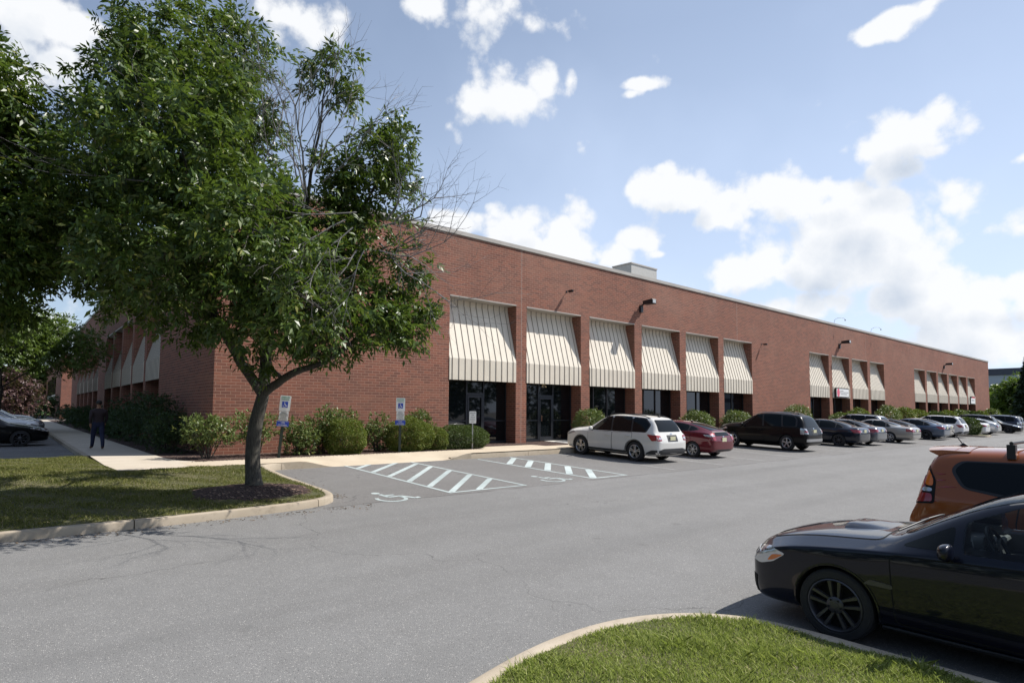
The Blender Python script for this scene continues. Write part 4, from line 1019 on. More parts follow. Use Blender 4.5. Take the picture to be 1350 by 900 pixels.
        if i < 2:
            d = MB(); x0, x1 = mull[0]+.04, mull[1]-.04
            d.box(x0-.004, yg-.012, dz0, x1+.004, yg+.026, dz1)
            d.box(x0+.01, yg-.03, .02, x0+.09, yg+.02, dz0-.01); d.box(x1-.09, yg-.03, .02, x1-.01, yg+.02, dz0-.01)
            d.box(x0+.091, yg-.028, dz0-.11, x1-.091, yg+.02, dz0-.01); d.box(x0+.091, yg-.028, .02, x1-.091, yg+.02, .22)
            dd = B(d, 'door', [M['frame2']])
            hh = MB(); hh.tube([(x0+.12, yg-.03, .95), (x0+.12, yg-.09, .97), (x0+.12, yg-.09, 1.25), (x0+.12, yg-.03, 1.27)], .012, 6)
            q = B(hh, 'handle', [M['chrome']], dd); q.location = (0, 0, 0)
    for i, (a0, lw) in enumerate(zip(LOPS, LOW)):
        P = lambda a, d, z, a0=a0: (XC+d, a0+a, z)
        o = B(awning(P, lw), 'awning', [M['ribbed'], M['rib']])
        h = B(head_flash(P, lw), 'flashing', [M['coping']], o); h.location = (0, 0, 0)
        xg = XC+.69
        fr = MB()
        for x in (a0+lw*.33, a0+lw*.66): fr.box(xg-.02, x-.03, 0, xg+.029, x+.03, ZA+.25)
        fr.box(xg-.018, a0, .9, xg+.028, a0+lw, .96)
        f = B(fr, 'window_frame', [M['frame']])
        g = MB(); g.box(xg+.03, a0, -.01, xg+.06, a0+lw, ZA+.3); p = B(g, 'pane', [M['darkglass']], f); p.location = (0, 0, 0)
    # entrance lamp under the second awning
    x = onY(711, 505, YF+.3).x+.25
    b = MB(); b.box(x-.07, YF+.22, ZA-.02, x+.07, YF+.36, ZA+.045)
    for s in (-1, 1):
        b.tube([(x, YF+.29, ZA-.02), (x+s*.08, YF+.25, ZA-.07)], .012, 6); b.lathe([(.02, 0), (.06, -.09), (.055, -.095), (.001, -.06)], 12, axis='z', c=(x+s*.10, YF+.23, ZA-.06))
    B(b, 'entrance_lamp', [simple('lamp_brass', (.55, .48, .30), .35, metal=.5)])
    return root
building()
# separate fixtures on the walls
def floodlight(x, z, label, tilt=0):
    r = empty('floodlight', (x, YF, z)); tag(r, label, 'floodlight', 'floodlights on brick wall')
    b = MB(); b.box(-.07, -.03, -.12, .07, -.001, .08); b.tube([(0, -.02, -.25), (0, -.12, .05), (.02, -.35, .16)], .05, 8); b.box(-.11, -.12, -.35, .11, -.001, .02); b.build('arm', [M['frame']], r, smooth=50)
    h = MB(); V = []
    for y, hw, z0, z1 in ((-.22, .17, .08, .28), (-.86, .19, .05, .32), (-.88, .17, .08, .29)):
        V += [(-hw+.1, y, z0), (hw+.1, y, z0), (hw+.1, y, z1), (-hw+.1, y, z1)]
    F = [(3,2,1,0)]+[(4*k+i, 4*k+(i+1) % 4, 4*k+4+(i+1) % 4, 4*k+4+i) for k in range(2) for i in range(4)]+[(8,9,10,11)]
    h.add(V, F); ho = h.build('housing', [M['black']], r)
    l = MB(); l.box(-.13+.1, -.885, .10, .13+.1, -.881, .28); l.build('lens', [simple('flood_lens', (.5, .52, .52), .3)], ho)
    return r
for (x, z, lb) in ((27.02, 7.42, 'black floodlight on short arm above the pier right of the third awning'),
                   (54.74, 7.42, 'black floodlight on short arm above the second group of four awnings'),
                   (85.94, 7.28, 'small far floodlight above the last group of awnings near the far end')):
    floodlight(x, z, lb)
def wallcam(x, z, lb):
    r = empty('security_camera', (x, YF, z)); tag(r, lb, 'camera', 'wall cameras')
    b = MB(); b.tube([(0, 0, 0), (0, -.16, .03), (0, -.22, .0)], .02, 6); b.box(-.05, -.012, -.05, .05, -.001, .05); b.build('bracket', [M['black']], r)
    h = MB(); h.box(-.05, -.42, -.07, .06, -.17, .04); h.cur = 1; h.lathe([(.045, 0), (.04, .02), (.001, .02)], 12, c=(0, -.44, -.015)); h.build('housing', [M['black'], M['steel']], r)
wallcam(21.07, 7.45, 'small dark camera on brick wall above the second awning')
wallcam(40.97, 6.35, 'tiny dark camera on blank brick right of the sixth awning')
for px, lb in ((1101, 'curved thin gooseneck lamp on roof edge, nearer of the two'), (1149, 'curved thin gooseneck lamp on roof edge, farther of the two')):
    x = onY(px, 425, YF).x
    r = empty('gooseneck_lamp', (x, YF+.1, ZT+.17)); tag(r, lb, 'lamp', 'gooseneck lamps on roof edge')
    r.scale = (.6, .6, .6); t = MB(); t.tube([(0, 0, 0), (.05, -.1, .55), (.3, -.4, .8), (.8, -.8, .85), (1.1, -1.05, .7), (1.15, -1.1, .55)], .025, 6); t.build('arm', [M['steel']], r, smooth=60)
    t = MB(); t.lathe([(.05, 0), (.12, -.12), (.10, -.14), (.001, -.1)], 12, axis='z', c=(1.15, -1.1, .57)); t.build('lamp_shade', [M['frame']], r, smooth=40)
u = empty('rooftop_unit', (31.3, 24.65, 8.5)); tag(u, 'pale grey metal plant box standing on the roof edge behind the coping', 'rooftop unit')
b = MB(); b.box(0, 0, 0, 2.8, 1.6, 2.85); b.build('casing', [M['unit']], u)
b = MB(); b.box(-.04, -.04, 2.852, 2.84, 1.64, 2.94); b.build('lid', [M['coping']], u)
# signs fixed on two awnings
def text_mesh(txt, size, mat, name='lettering', ext=.003):
    cu = bpy.data.curves.new(name, 'FONT'); cu.body = txt; cu.size = size; cu.align_x = 'CENTER'; cu.align_y = 'CENTER'; cu.extrude = ext
    o = bpy.data.objects.new(name, cu); link(o); dg = bpy.context.evaluated_depsgraph_get()
    me = bpy.data.meshes.new_from_object(o.evaluated_get(dg)); bpy.data.objects.remove(o); me.materials.clear(); me.materials.append(mat)
    return bpy.data.objects.new(name, me)
def flat(mb, pts, y): mb.add([(a, y, b) for a, b in pts], [tuple(range(len(pts)))])
sx0, sx1 = onY(1099.5, 520, YF).x, onY(1116.3, 520, YF).x
sgn = empty('awning_sign', ((sx0+sx1)/2, YF-.06, 3.22)); tag(sgn, 'white box sign with pink oval fixed on the second awning of the middle group', 'sign')
W2 = (sx1-sx0)/2
b = MB(); b.box(-W2, -.12, -.43, W2, .0, .40); b.build('frame', [M['black']], sgn)
b = MB(); b.box(-W2+.08, -.14, -.33, W2-.08, -.121, .33); b.build('face', [M['signwhite']], sgn)
b = MB(); flat(b, [(-W2+.42+.28*math.cos(t*math.pi/12), .0+.36*math.sin(t*math.pi/12)) for t in range(24)], -.146); b.build('oval', [M['signpink']], sgn)
b = MB()
for i, (a0, a1, zz) in enumerate(((-.55, .15, .17), (-.60, 1.15, .03), (-.45, .95, -.12))):
    x = a0
    while x < a1: b.box(x, -.146, zz-.035, x+.09, -.1415, zz+.035); x += .14
b.build('lettering', [M['signgrey']], sgn)
ex = OPS[-1]
sg2 = empty('awning_sign', (ex+1.9, YF-.03, 3.35)); tag(sg2, 'small white box sign with red top strip on the last awning at the far end', 'sign')
b = MB(); b.box(-1.1, -.07, -.55, 1.1, 0, .48); b.build('frame', [M['black']], sg2)
b = MB(); b.box(-1.02, -.09, -.47, 1.02, -.071, .25); b.build('face', [M['signwhite']], sg2)
b = MB(); b.box(-.55, -.09, .252, 1.02, -.071, .42); b.build('red_strip', [M['signred']], sg2)
b = MB(); [b.box(-.7+i*.2, -.096, -.1, -.58+i*.2, -.0915, .05) for i in range(7)]; b.build('lettering', [M['signgrey']], sg2)

# second block of the works and the far grey building
def block(name, x0, y0, x1, y1, h, mat, lb, cat, capm, bands=()):
    r = empty(name, (x0, y0, 0)); tag(r, lb, cat)
    b = MB(); b.box(0, 0, -.5, x1-x0, y1-y0, h); b.build('wall', [mat], r)
    b = MB(); b.box(-.06, -.06, h+.001, x1-x0+.06, y1-y0+.06, h+.2); b.build('coping', [capm], r)
    return r
b2 = block('brick_block', 5.48, 105, 60, 160, 8.95, M['brick'], 'farther brick block with one sunlit end wall beyond the side walk', 'building', M['coping'])
for i in range(6):
    y = 13+i*4.4
    a = MB(); V = []
    for yy in (y, y+3.6): V += [(.652, yy, ZB-.1), (.60, yy, ZB-.25), (.60, yy, ZA), (.652, yy, ZA)]
    d = MB(); d.box(-.012, y-.05, 0, -.003, y+3.65, ZO+.05); d.build('window', [M['darkglass']], b2)
    a.add([(x-.66, yy, z) for x, yy, z in V], [(0,1,5,4),(1,2,6,5),(2,3,7,6),(0,3,2,1),(4,5,6,7)]); a.build('awning', [M['ribbed']], b2)
gw = simple('pale_panel', (.36, .41, .47), .6, var=.05, vscale=.1); gd = simple('dark_band', (.05, .06, .09), .5)
gr = empty('grey_building', (175, -60, 0)); tag(gr, 'pale grey flat building with dark bands seen past the far end behind trees', 'building')
zt_ = onX(1330, 488, 175).z
b = MB(); b.box(0, 0, -1, 60, 110, zt_); b.build('wall', [gw], gr)
b = MB(); b.box(-.2, -.2, zt_+.01, 60.2, 110.2, zt_+.5); b.box(-.25, -.2, zt_-1.05, -.01, 110.2, zt_-.01); b.build('roof_band', [gd], gr)
b = MB(); b.box(-.12, 0, zt_-6.9, -.02, 110, zt_-5.6); b.build('window_band', [gd], gr)

# ------------------------------------------------------------------ parking signs
def face_text(parent, txt, size, mat, y, z, x=0, sx=1.):
    o = text_mesh(txt, size, mat); o.rotation_euler = (math.pi/2, 0, 0); o.location = (x, y, z); o.scale = (sx, 1, 1); link(o, parent); return o
def plate(root, x0, z0, x1, z1, mat, border=None, y=-.03):
    b = MB(); pl = rp([(x0, z0), (x1, z0), (x1, z1), (x0, z1)], .03, 4); n = len(pl)
    b.add([(a, y, c) for a, c in pl]+[(a, y+.004, c) for a, c in pl], [tuple(range(n)), tuple(range(2*n-1, n-1, -1))]+[(i, (i+1) % n, n+(i+1) % n, n+i) for i in range(n)])
    return b.build('sign_plate', [mat], root)
def accessible_sign(loc, rz, lean, lb):
    r = empty('parking_sign', loc, rz); r.rotation_euler = (0, lean, rz); tag(r, lb, 'sign', 'accessible parking signs')
    p = MB(); p.box(-.035, -.022, -.3, .035, .0, 1.90)
    p.box(-.045, .001, -.3, -.030, .014, 1.90); p.box(.030, .001, -.3, .045, .014, 1.90); p.build('post', [M['postgreen']], r)
    a = plate(r, -.155, 1.43, .155, 1.90, M['signwhite'])
    face_text(a, 'RESERVED', .056, M['signgreen'], -.033, 1.845, sx=.95); face_text(a, 'PARKING', .056, M['signgreen'], -.033, 1.78, sx=.95)
    bb = MB(); bb.box(-.085, -.036, 1.535, .085, -.0305, 1.715); s = bb.build('symbol_panel', [M['signblue']], a)
    mb = MB(); st, hd = wheelchair_pts()
    P = lambda a_, b_: ((a_-.52)*.150, -.0375, 1.625+(b_-.5)*.155)
    for pl, w in st:
        for i in range(len(pl)-1):
            q, e = Vector(pl[i]), Vector(pl[i+1]); t = (e-q).normalized(); n = Vector((-t.y, t.x))*w/2
            mb.add([P(*(q-n)), P(*(e-n)), P(*(e+n)), P(*(q+n))], [(0,1,2,3)])
    mb.add([P(hd[0]+hd[2]*math.cos(j*math.pi/8), hd[1]+hd[2]*math.sin(j*math.pi/8)) for j in range(16)], [tuple(range(16))])
    mb.build('symbol', [M['signwhite']], s)
    a = plate(r, -.135, 1.14, .135, 1.42, M['signwhite'])
    for i, t in enumerate(('PENALTY', '$250 FIRST OFFENSE', 'SUBSEQUENT OFFENSES', '$250 MINIMUM AND/OR', 'UP TO 90 DAYS', 'COMMUNITY SERVICE', 'TOW-AWAY ZONE')):
        face_text(a, t, .042 if i == 0 else .024 if i < 6 else .027, M['signblack'], -.033, 1.388-i*.037, sx=.9)
    a = plate(r, -.175, .955, .175, 1.13, M['signblue'])
    bb = MB()
    for z in (.968, 1.117): bb.box(-.155, -.0335, z-.004, .155, -.031, z+.004)
    bb.build('border', [M['signwhite']], a)
    face_text(a, 'VAN', .060, M['signwhite'], -.033, 1.072); face_text(a, 'ACCESSIBLE', .050, M['signwhite'], -.033, 1.005, sx=.9)
    return r
accessible_sign((6.30, 18.36, -.01), math.radians(-22), math.radians(5.0), 'leaning accessible parking sign on dark post right of the big tree trunk')
accessible_sign((10.46, 18.38, -.01), math.radians(-26), math.radians(.3), 'upright accessible parking sign rising from the clipped round bushes')
r = empty('parking_sign', (13.72, 18.52, -.01), math.radians(-28)); tag(r, 'small white notice on thin steel pole in front of the low yew mound', 'sign')
p = MB(); p.box(-.022, -.02, -.3, .022, .0, 1.44); p.build('post', [M['steel']], r)
a = plate(r, -.135, .98, .135, 1.45, M['signwhite'])
for i, t in enumerate(('RESERVED', 'FOR', 'VISITOR', 'PARKING', 'ONLY')): face_text(a, t, .055, M['signgrey'], -.033, 1.385-i*.085, sx=.9)
# ------------------------------------------------------------------ foliage
def unit(a): return a/np.maximum(np.linalg.norm(a, axis=1, keepdims=True), 1e-9)
def leaf_quads(C, D, Nn, Lh, Wd, fold=.25):
    """diamond leaves: C base points, D direction, Nn rough normal, Lh length, Wd width"""
    D = unit(D); S = unit(np.cross(D, Nn)); U = np.cross(S, D)
    Lh = np.asarray(Lh).reshape(-1, 1); Wd = np.asarray(Wd).reshape(-1, 1)
    mid = C + D*Lh*.45
    V = np.stack([C, mid+S*Wd*.5+U*Wd*fold, C+D*Lh-U*Lh*.12, mid-S*Wd*.5+U*Wd*fold], axis=1)
    return V.reshape(-1, 3)
def compound(centers, outdir, rng, n=7, rach=.26, L=.115, W=.042, droop=.35):
    """ash-like compound leaves at each centre"""
    k = len(centers)
    d = unit(outdir*.7 + rng.normal(0, .75, (k, 3)) + np.array([0, 0, -droop*.3]))
    nr = unit(rng.normal(0, .55, (k, 3)) + np.array([.25, -.15, .9]))
    s = unit(np.cross(d, nr)); nr = np.cross(s, d)
    rach = rach*rng.uniform(.7, 1.25, (k, 1)); out = []
    for j in range(n):
        if j == n-1: t = 1.; dd = d
        else:
            t = .3+.6*(j//2)/((n-1)/2); sg = 1 if j % 2 else -1
            dd = d*.55+s*sg*.85
        c = centers + d*rach*t - np.array([0, 0, 1])*rach*t*t*droop*.5
        dd = dd + rng.normal(0, .18, (k, 3)) - np.array([0, 0, .25])
        out.append(leaf_quads(c, dd, nr+rng.normal(0, .3, (k, 3)), L*rng.uniform(.75, 1.25, k), W*rng.uniform(.8, 1.2, k)))
    return np.concatenate(out)
def blob_points(blobs, rng, n, shell=.5):
    """blobs: (centre, radii). twigs gathered mostly in the outer part of every blob"""
    w = np.array([b[1][0]*b[1][1]*b[1][2] for b in blobs])**.72; w /= w.sum()
    P = []; O = []
    for (c, r, *_), q in zip(blobs, w):
        k = int(n*q)+1; d = unit(rng.normal(0, 1, (k, 3))); rad = rng.uniform(shell**2, 1, k)**.5
        wob = 1+.22*np.sin(d[:, 0]*5+c[0]*3)*np.sin(d[:, 1]*6+c[1]*2)+.14*np.sin(d[:, 2]*9+c[2])
        P.append(np.array(c)+d*np.array(r)*(rad*wob)[:, None]); O.append(d)
    return np.concatenate(P), np.concatenate(O)
def clustered(P, O, rng, per, spread):
    k = len(P); idx = np.repeat(np.arange(k), per)
    return P[idx]+rng.normal(0, spread, (len(idx), 3))*np.array([1, 1, .8]), O[idx]
def limb(mb, pts, r0, r1, n=9, wig=.02, rng=RND):
    pts = smooth_path3(pts, 4); k = len(pts)
    mb.tube([p+Vector((rng.uniform(-wig, wig), rng.uniform(-wig, wig), 0)) if 0 < i < k-1 else p for i, p in enumerate(pts)], [lerp(r0, r1, (i/(k-1))**.8) for i in range(k)], n)
def smooth_path3(pts, n=4):
    pts = [Vector(p) for p in pts]; out = []; k = len(pts)
    for i in range(k-1):
        p0, p1, p2, p3 = [pts[max(0, min(k-1, j))] for j in (i-1, i, i+1, i+2)]
        for j in range(n):
            t = j/n; out.append(.5*((2*p1)+(p2-p0)*t+(2*p0-5*p1+4*p2-p3)*t*t+(3*p1-p0-3*p2+p3)*t**3))
    return out+[pts[-1]]
def twigs(mb, start, d, length, r, depth, rng, spread=.6, up=.1, seg=4):
    """recursive bare branching"""
    pts = [Vector(start)]; d = Vector(d).normalized()
    for i in range(seg):
        d = (d+Vector((rng.gauss(0, .16), rng.gauss(0, .16), rng.gauss(0, .14)+up*.3))).normalized(); pts.append(pts[-1]+d*length/seg)
    mb.tube(pts, [lerp(r, r*.45, i/seg) for i in range(seg+1)], 5 if r > .012 else 4, cap=False)
    if depth <= 0: return
    for i in range(1, seg+1):
        for q in range(1 if i < seg else 2):
            if rng.random() < .85:
                a = rng.uniform(0, 6.28); u = d.orthogonal().normalized(); w = d.cross(u)
                nd = d+(u*math.cos(a)+w*math.sin(a))*spread
                twigs(mb, pts[i], nd, length*rng.uniform(.45, .7), r*.5, depth-1, rng, spread, up, max(2, seg-1))
def tree(name, base, trunk_pts, trunk_r, limbs, blobs, leafmat, label, cat='tree', group=None, nclus=1500, per=9, spread=.22, leaf=(.115, .042, .26), shell=.45, bark=None, seed=1, bare=None, droop=.35, branch_r=.05, z0=None):
    rng = np.random.default_rng(seed); rr = random.Random(seed)
    root = empty(name, base); tag(root, label, cat, group); b = Vector(base); loc = lambda p: Vector(p)-b
    mb = MB()
    tp = smooth_path3([loc(p) for p in trunk_pts], 4); k = len(tp)
    rad = [lerp(trunk_r, trunk_r*.72, i/(k-1)) for i in range(k)]; rad[0] = trunk_r*1.32; rad[1] *= 1.10
    mb.tube(tp, rad, 16)
    ends = []
    for pts, r0, r1 in limbs:
        limb(mb, [loc(p) for p in pts], r0, r1, 10, .015, rr); ends += [(loc(p), lerp(r0, r1, i/(len(pts)-1))) for i, p in enumerate(pts)]
    ends.append((tp[-1], trunk_r*.6))
    for c, r, *_ in blobs:      # a few branches into each leafy mass
        cc = loc(c)
        near = sorted(ends, key=lambda e: (e[0]-cc).length+(0 if e[0].z < cc.z else .8))[:2]
        for e, er in near[:1]:
            md = e.lerp(cc, .5)+Vector((rr.uniform(-.15, .15), rr.uniform(-.15, .15), rr.uniform(-.05, .2)))
            r_ = min(er*.6, branch_r); limb(mb, [e, md, cc], r_, r_*.4, 7, .02, rr)
            for q in range(5):
                a = Vector((rr.gauss(0, 1), rr.gauss(0, 1), rr.gauss(.3, .8))).normalized()
                tip = cc+Vector((a.x*r[0], a.y*r[1], a.z*r[2]))*.85; s_ = md.lerp(cc, rr.random())
                limb(mb, [s_, s_.lerp(tip, .5)+Vector((0, 0, .08)), tip], r_*.42, r_*.12, 5, .02, rr)
    tr = mb.build('trunk', [bark or M['bark']], root, smooth=60)
    P, O = blob_points(blobs, rng, nclus, shell)
    P, O = clustered(P, O, rng, per, spread)
    P = P-np.array(base)
    V = compound(P, O, rng, 7, leaf[2], leaf[0], leaf[1], droop)
    cr = np_mesh('crown', V, 4, leafmat, root)
    if bare:
        for s_, d_, ln, r_, dp in bare:
            m = MB(); twigs(m, loc(s_), d_, ln, r_, dp, rr); m.build('bare_branch', [M['dead']], root, smooth=60)
    return root
LEAF = dict(
  ash=leaf_mat('ash_leaf', (.032, .072, .017), (.115, .168, .032), (.22, .23, .05), .30, .38, .42),
  ash2=leaf_mat('ash_leaf_far', (.065, .115, .020), (.14, .20, .038), None, .35, .4),
  plum=leaf_mat('plum_leaf', (.05, .022, .025), (.11, .05, .045), None, .2, .5),
  rhodo=leaf_mat('rhododendron_leaf', (.075, .115, .035), (.19, .235, .085), (.26, .23, .06), .22, .42, .3),
  box=leaf_mat('clipped_leaf', (.085, .125, .022), (.20, .235, .045), (.26, .18, .05), .25, .5, .3),
  yew=leaf_mat('yew_leaf', (.038, .068, .016), (.095, .135, .03), None, .15, .55, .3),
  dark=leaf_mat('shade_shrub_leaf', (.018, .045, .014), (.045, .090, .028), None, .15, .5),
  spruce=leaf_mat('spruce_needle', (.022, .045, .025), (.045, .075, .040), None, .08, .6),
  grass=leaf_mat('grass_blade', (.26, .32, .075), (.50, .55, .17), (.60, .54, .34), .35, .55, .3),
  grass2=leaf_mat('lawn_blade', (.12, .138, .032), (.245, .235, .075), (.42, .35, .19), .3, .6, .3))
D0 = TREE[0]*F0.x+TREE[1]*F0.y
def T(px, py, dd=0.): return tuple(atd(px, py, D0+dd))
S_ = D0/FPX            # metres per pixel at the tree
def bl(px, py, rx, ry, dd=0., rz=None): return (T(px, py, dd), (rx*S_, (rz or rx)*S_, ry*S_))
tb = (TREE[0], TREE[1], IZ(*TREE)-.03)
fork = T(347, 520, 0)
main_blobs = [bl(250,60,95,50), bl(185,70,48,42,-.5), bl(320,90,35,55,.6), bl(230,130,90,55,-.6), bl(140,150,62,42,.5), bl(110,205,62,46,-.4), bl(300,170,62,60,.2), bl(200,215,75,50,.9),
   bl(95,275,66,48,.2), bl(180,290,72,52,-.9), bl(270,250,75,52,-1.2), bl(345,235,30,45,1.0), bl(120,350,62,45,.7), bl(200,360,62,50,.2), bl(285,330,72,52,-1.3), bl(350,320,62,50,-.6), bl(245,415,45,34,-.8), bl(320,395,62,42,-1.4), bl(170,395,45,30,.8),
   bl(400,370,58,46,-.9), bl(455,400,62,42,-.6), bl(505,415,48,40,0), bl(535,400,30,34,.4), bl(440,445,52,30,-.8), bl(520,440,36,22,-.2), bl(380,425,46,28,-1.2),
   bl(425,290,58,40,.2), bl(480,250,44,44,.2), bl(512,215,38,38,.5), bl(532,185,22,26,.3), bl(500,185,20,20,.6), bl(440,225,30,28,-.3), bl(470,310,46,30,-.4), bl(530,260,26,30,.4),
   bl(500,210,34,34,.1), bl(455,240,34,30,.1), bl(430,85,24,28,0), bl(455,74,16,18,.1), bl(437,115,22,20,.1), bl(460,135,12,18,.1), bl(408,95,9,9,0), bl(305,45,30,32,.2), bl(60,320,40,50,.4), bl(350,480,16,12,-.4), bl(322,440,30,22,-.3),bl(65,250,36,40,.3), bl(380,300,46,34,.2), bl(410,335,50,34,-.3), bl(470,365,44,28,-.2), bl(340,370,44,34,-.2), bl(545,430,26,30,.1), bl(400,455,34,16,-.6), bl(540,345,28,30,.3),
   bl(240,200,80,60,-2.4), bl(330,300,70,52,-2.7), bl(200,330,70,50,-2.5), bl(400,390,50,36,-2.3), bl(260,120,60,46,-1.8), bl(250,260,80,60,2.4), bl(330,180,50,50,1.9), bl(160,300,66,48,2.4), bl(380,370,60,44,2.2), bl(230,110,60,46,1.8), bl(150,220,60,46,-1.9)]
main_limbs = [
  ([fork, T(318,478,-.2), T(296,440,-.4), T(272,390,-.6), T(235,320,-.6), T(200,240,-.3), T(185,150,0), T(180,80,0)], .115, .02),
  ([fork, T(350,470,.1), T(356,420,.2), T(350,350,.2), T(335,270,.2), T(312,190,.2), T(290,110,.1), T(270,50,0)], .135, .02),
  ([fork, T(372,500,-.1), T(398,487,-.3), T(425,478,-.4), T(460,455,-.5), T(500,425,-.3)], .10, .03),
  ([T(353,410,.2), T(380,360,.1), T(400,300,0), T(410,230,0), T(422,165,0), T(430,100,0)], .075, .012),
  ([T(380,360,.1), T(430,320,.1), T(480,270,.2), T(515,210,.4)], .06, .012),
  ([T(272,390,-.6), T(210,370,-.2), T(140,330,.2), T(90,280,.4)], .06, .015),
  ([T(335,270,.2), T(270,210,-.2), T(200,180,-.4), T(140,150,0)], .055, .012)]
FRONT = [((455,290),(395,320),1.1,.013,3), ((465,300),(420,355),1.1,.013,3), ((470,280),(400,290),1.0,.012,3), ((480,330),(450,380),.9,.011,3), ((520,345),(585,395),1.3,.013,3), ((500,330),(570,350),1.4,.013,3), ((200,240),(120,225),1.4,.012,2), ((260,190),(200,140),1.2,.012,2)]
def dv(a, b): return Vector(b)-Vector(a)
bare = []
for (a, b, ln, r, dp) in [((405,260),(402,150),1.6,.018,3), ((412,200),(440,130),1.3,.014,3), ((420,215),(495,140),1.5,.014,3), ((400,250),(378,160),1.5,.014,3), ((398,300),(372,200),1.3,.013,3),
     ((500,300),(590,255),1.9,.020,3), ((510,290),(600,225),1.6,.016,3), ((490,330),(580,330),1.5,.018,3), ((500,320),(600,360),1.4,.016,3), ((480,340),(560,310),1.3,.014,3), ((520,330),(590,300),1.0,.013,3),
     ((430,310),(400,345),1.0,.013,3), ((470,330),(455,370),.9,.012,3), ((250,250),(170,220),1.7,.016,2), ((230,240),(120,150),1.6,.014,2), ((230,160),(195,80),1.3,.012,2), ((200,260),(80,230),1.7,.014,2), ((300,230),(360,110),1.5,.013,3), ((250,330),(215,390),1.,.011,2), ((270,200),(300,100),1.5,.013,2),((330,250),(378,100),1.6,.014,3),
     ((398,290),(385,120),1.7,.015,3), ((415,230),(455,120),1.4,.012,3), ((392,240),(365,130),1.5,.012,3), ((425,240),(480,170),1.3,.012,3), ((520,290),(600,235),1.7,.016,3), ((530,320),(610,275),1.5,.015,3)]:
    A, B_ = T(*a, -.9 if a[0] < 480 and a[1] > 215 else -.1), T(*b, -1.2 if a[0] < 480 and a[1] > 215 else -.2)
    q_ = .56 if a[0] >= 480 else 1.0
    bare.append((A, dv(A, B_), ln*q_, r*1.3, dp))
for (a, b, ln, r, dp) in FRONT:
    bare.append((T(*a, -2.3), dv(T(*a, -2.3), T(*b, -2.7)), ln, r, dp))
tree('ash_tree', tb, [tb, T(333,600,0), T(337,560,0), T(345,528,0), fork], .158, main_limbs, main_blobs, LEAF['ash'],
     'large leafy tree with bare dead twigs standing in a mulch ring on the island', nclus=1900, per=8, spread=.125, leaf=(.138, .048, .24), bare=bare, seed=5, shell=.45)
# connect the long right bare boughs to the crown with real wood is part of the limbs above
base2 = (-4.6, 12.6, IZ(-4.6, 12.6)-.02)
def T2(px, py, dd=0.): return tuple(atd(px, py, 9.8+dd))
def bl2(px, py, rx, ry, dd=0.): return (T2(px, py, dd), (rx*.0126, rx*.0126, ry*.0126))
tree('ash_tree', base2, [base2, (-4.55, 12.6, 1.2), (-4.5, 12.6, 2.3)], .16,
   [([(-4.5, 12.6, 2.3), (-4.2, 12.8, 3.6), T2(-120,250,.8), T2(-60,150,.9)], .11, .02), ([(-4.5, 12.6, 2.3), (-4.0, 12.4, 3.2), T2(-90,330,.5), T2(-10,290,.4)], .09, .02)],
   [bl2(-20,110,55,55), bl2(0,190,50,55,.4), bl2(-60,230,70,80,.3), bl2(10,270,48,50), bl2(-20,340,50,50,-.2), bl2(-90,130,80,70), bl2(-120,300,80,80), bl2(25,350,42,38,.5), bl2(-30,410,52,26,.3), bl2(-160,200,80,90), bl2(5,135,24,30), bl2(40,310,32,40,.6)],
   LEAF['ash'], 'leafy tree leaning in from the left edge with its trunk outside the picture', nclus=950, per=8, spread=.16, leaf=(.125, .045, .23), seed=9)
# ------------------------------------------------------------------ background trees
def bg_tree(name, px, pyb, X=None, dist=40, w=60, h=80, mat='ash2', lb='', seed=3, nclus=500, leafs=1.6, grp=None, lobes=9, tr=.2, ratio=.75, z0=.28, ground=-.05, leaf_f=None):
    """a tree at a given distance ahead; w, h in pixels of the photograph at that distance"""
    s = dist/FPX; p = atd(px, 545, dist); base = (p.x, p.y, ground); W, H_ = w*s, h*s
    rg = random.Random(seed); bs = []
    for i in range(lobes):
        a = i*2.4+rg.uniform(-.3, .3); t = (i+.5)/lobes
        zc = ground+H_*(z0+(.88-z0)*t); rr2 = W*.5*math.sin(math.pi*min(1, .32+.62*t*ratio/.75))*(.62)
        bs.append(((p.x+math.cos(a)*rr2, p.y+math.sin(a)*rr2, zc), (W*.25*rg.uniform(.8, 1.2), W*.25*rg.uniform(.8, 1.2), H_*.15*rg.uniform(.8, 1.2))))
    bs.append(((p.x, p.y, ground+H_*(z0+1)/2), (W*.3, W*.3, H_*(.95-z0)*.42)))
    L = .115*leafs
    return tree(name, base, [base, (p.x, p.y, ground+H_*.2), (p.x+.1, p.y, ground+H_*.35)], tr, [([(p.x+.1, p.y, ground+H_*.35), (p.x, p.y, ground+H_*.7)], tr*.6, tr*.2)], bs, LEAF[mat], lb, group=grp, nclus=nclus, per=8, spread=.2*leafs, leaf=(L, L*.5, L*1.8), seed=seed, bare=None)
bg_tree('broadleaf_tree', -5, 0, dist=34, w=215, h=172, lb='bright green sunlit tree beyond the parked cars at left', seed=21, nclus=1500, leafs=1.25, tr=.22, lobes=13, z0=.60)
bg_tree('broadleaf_tree', 75, 0, dist=46, w=100, h=175, lb='sunlit green tree whose low boughs hang before the left brick wall', seed=22, nclus=600, leafs=1.6, lobes=9) if False else None
bg_tree('broadleaf_tree', 46, 0, dist=120, w=42, h=66, lb='distant green tree left of the farther brick block', seed=23, nclus=420, leafs=4.2, tr=.3)
bg_tree('broadleaf_tree', 22, 0, dist=150, w=44, h=60, lb='distant pale green tree behind the plum tree', seed=24, nclus=380, leafs=5., tr=.3)
bg_tree('plum_tree', 4, 0, dist=75, w=62, h=66, mat='plum', lb='reddish purple leaved tree above the parked cars at far left', seed=25, nclus=420, leafs=2.8, tr=.15)
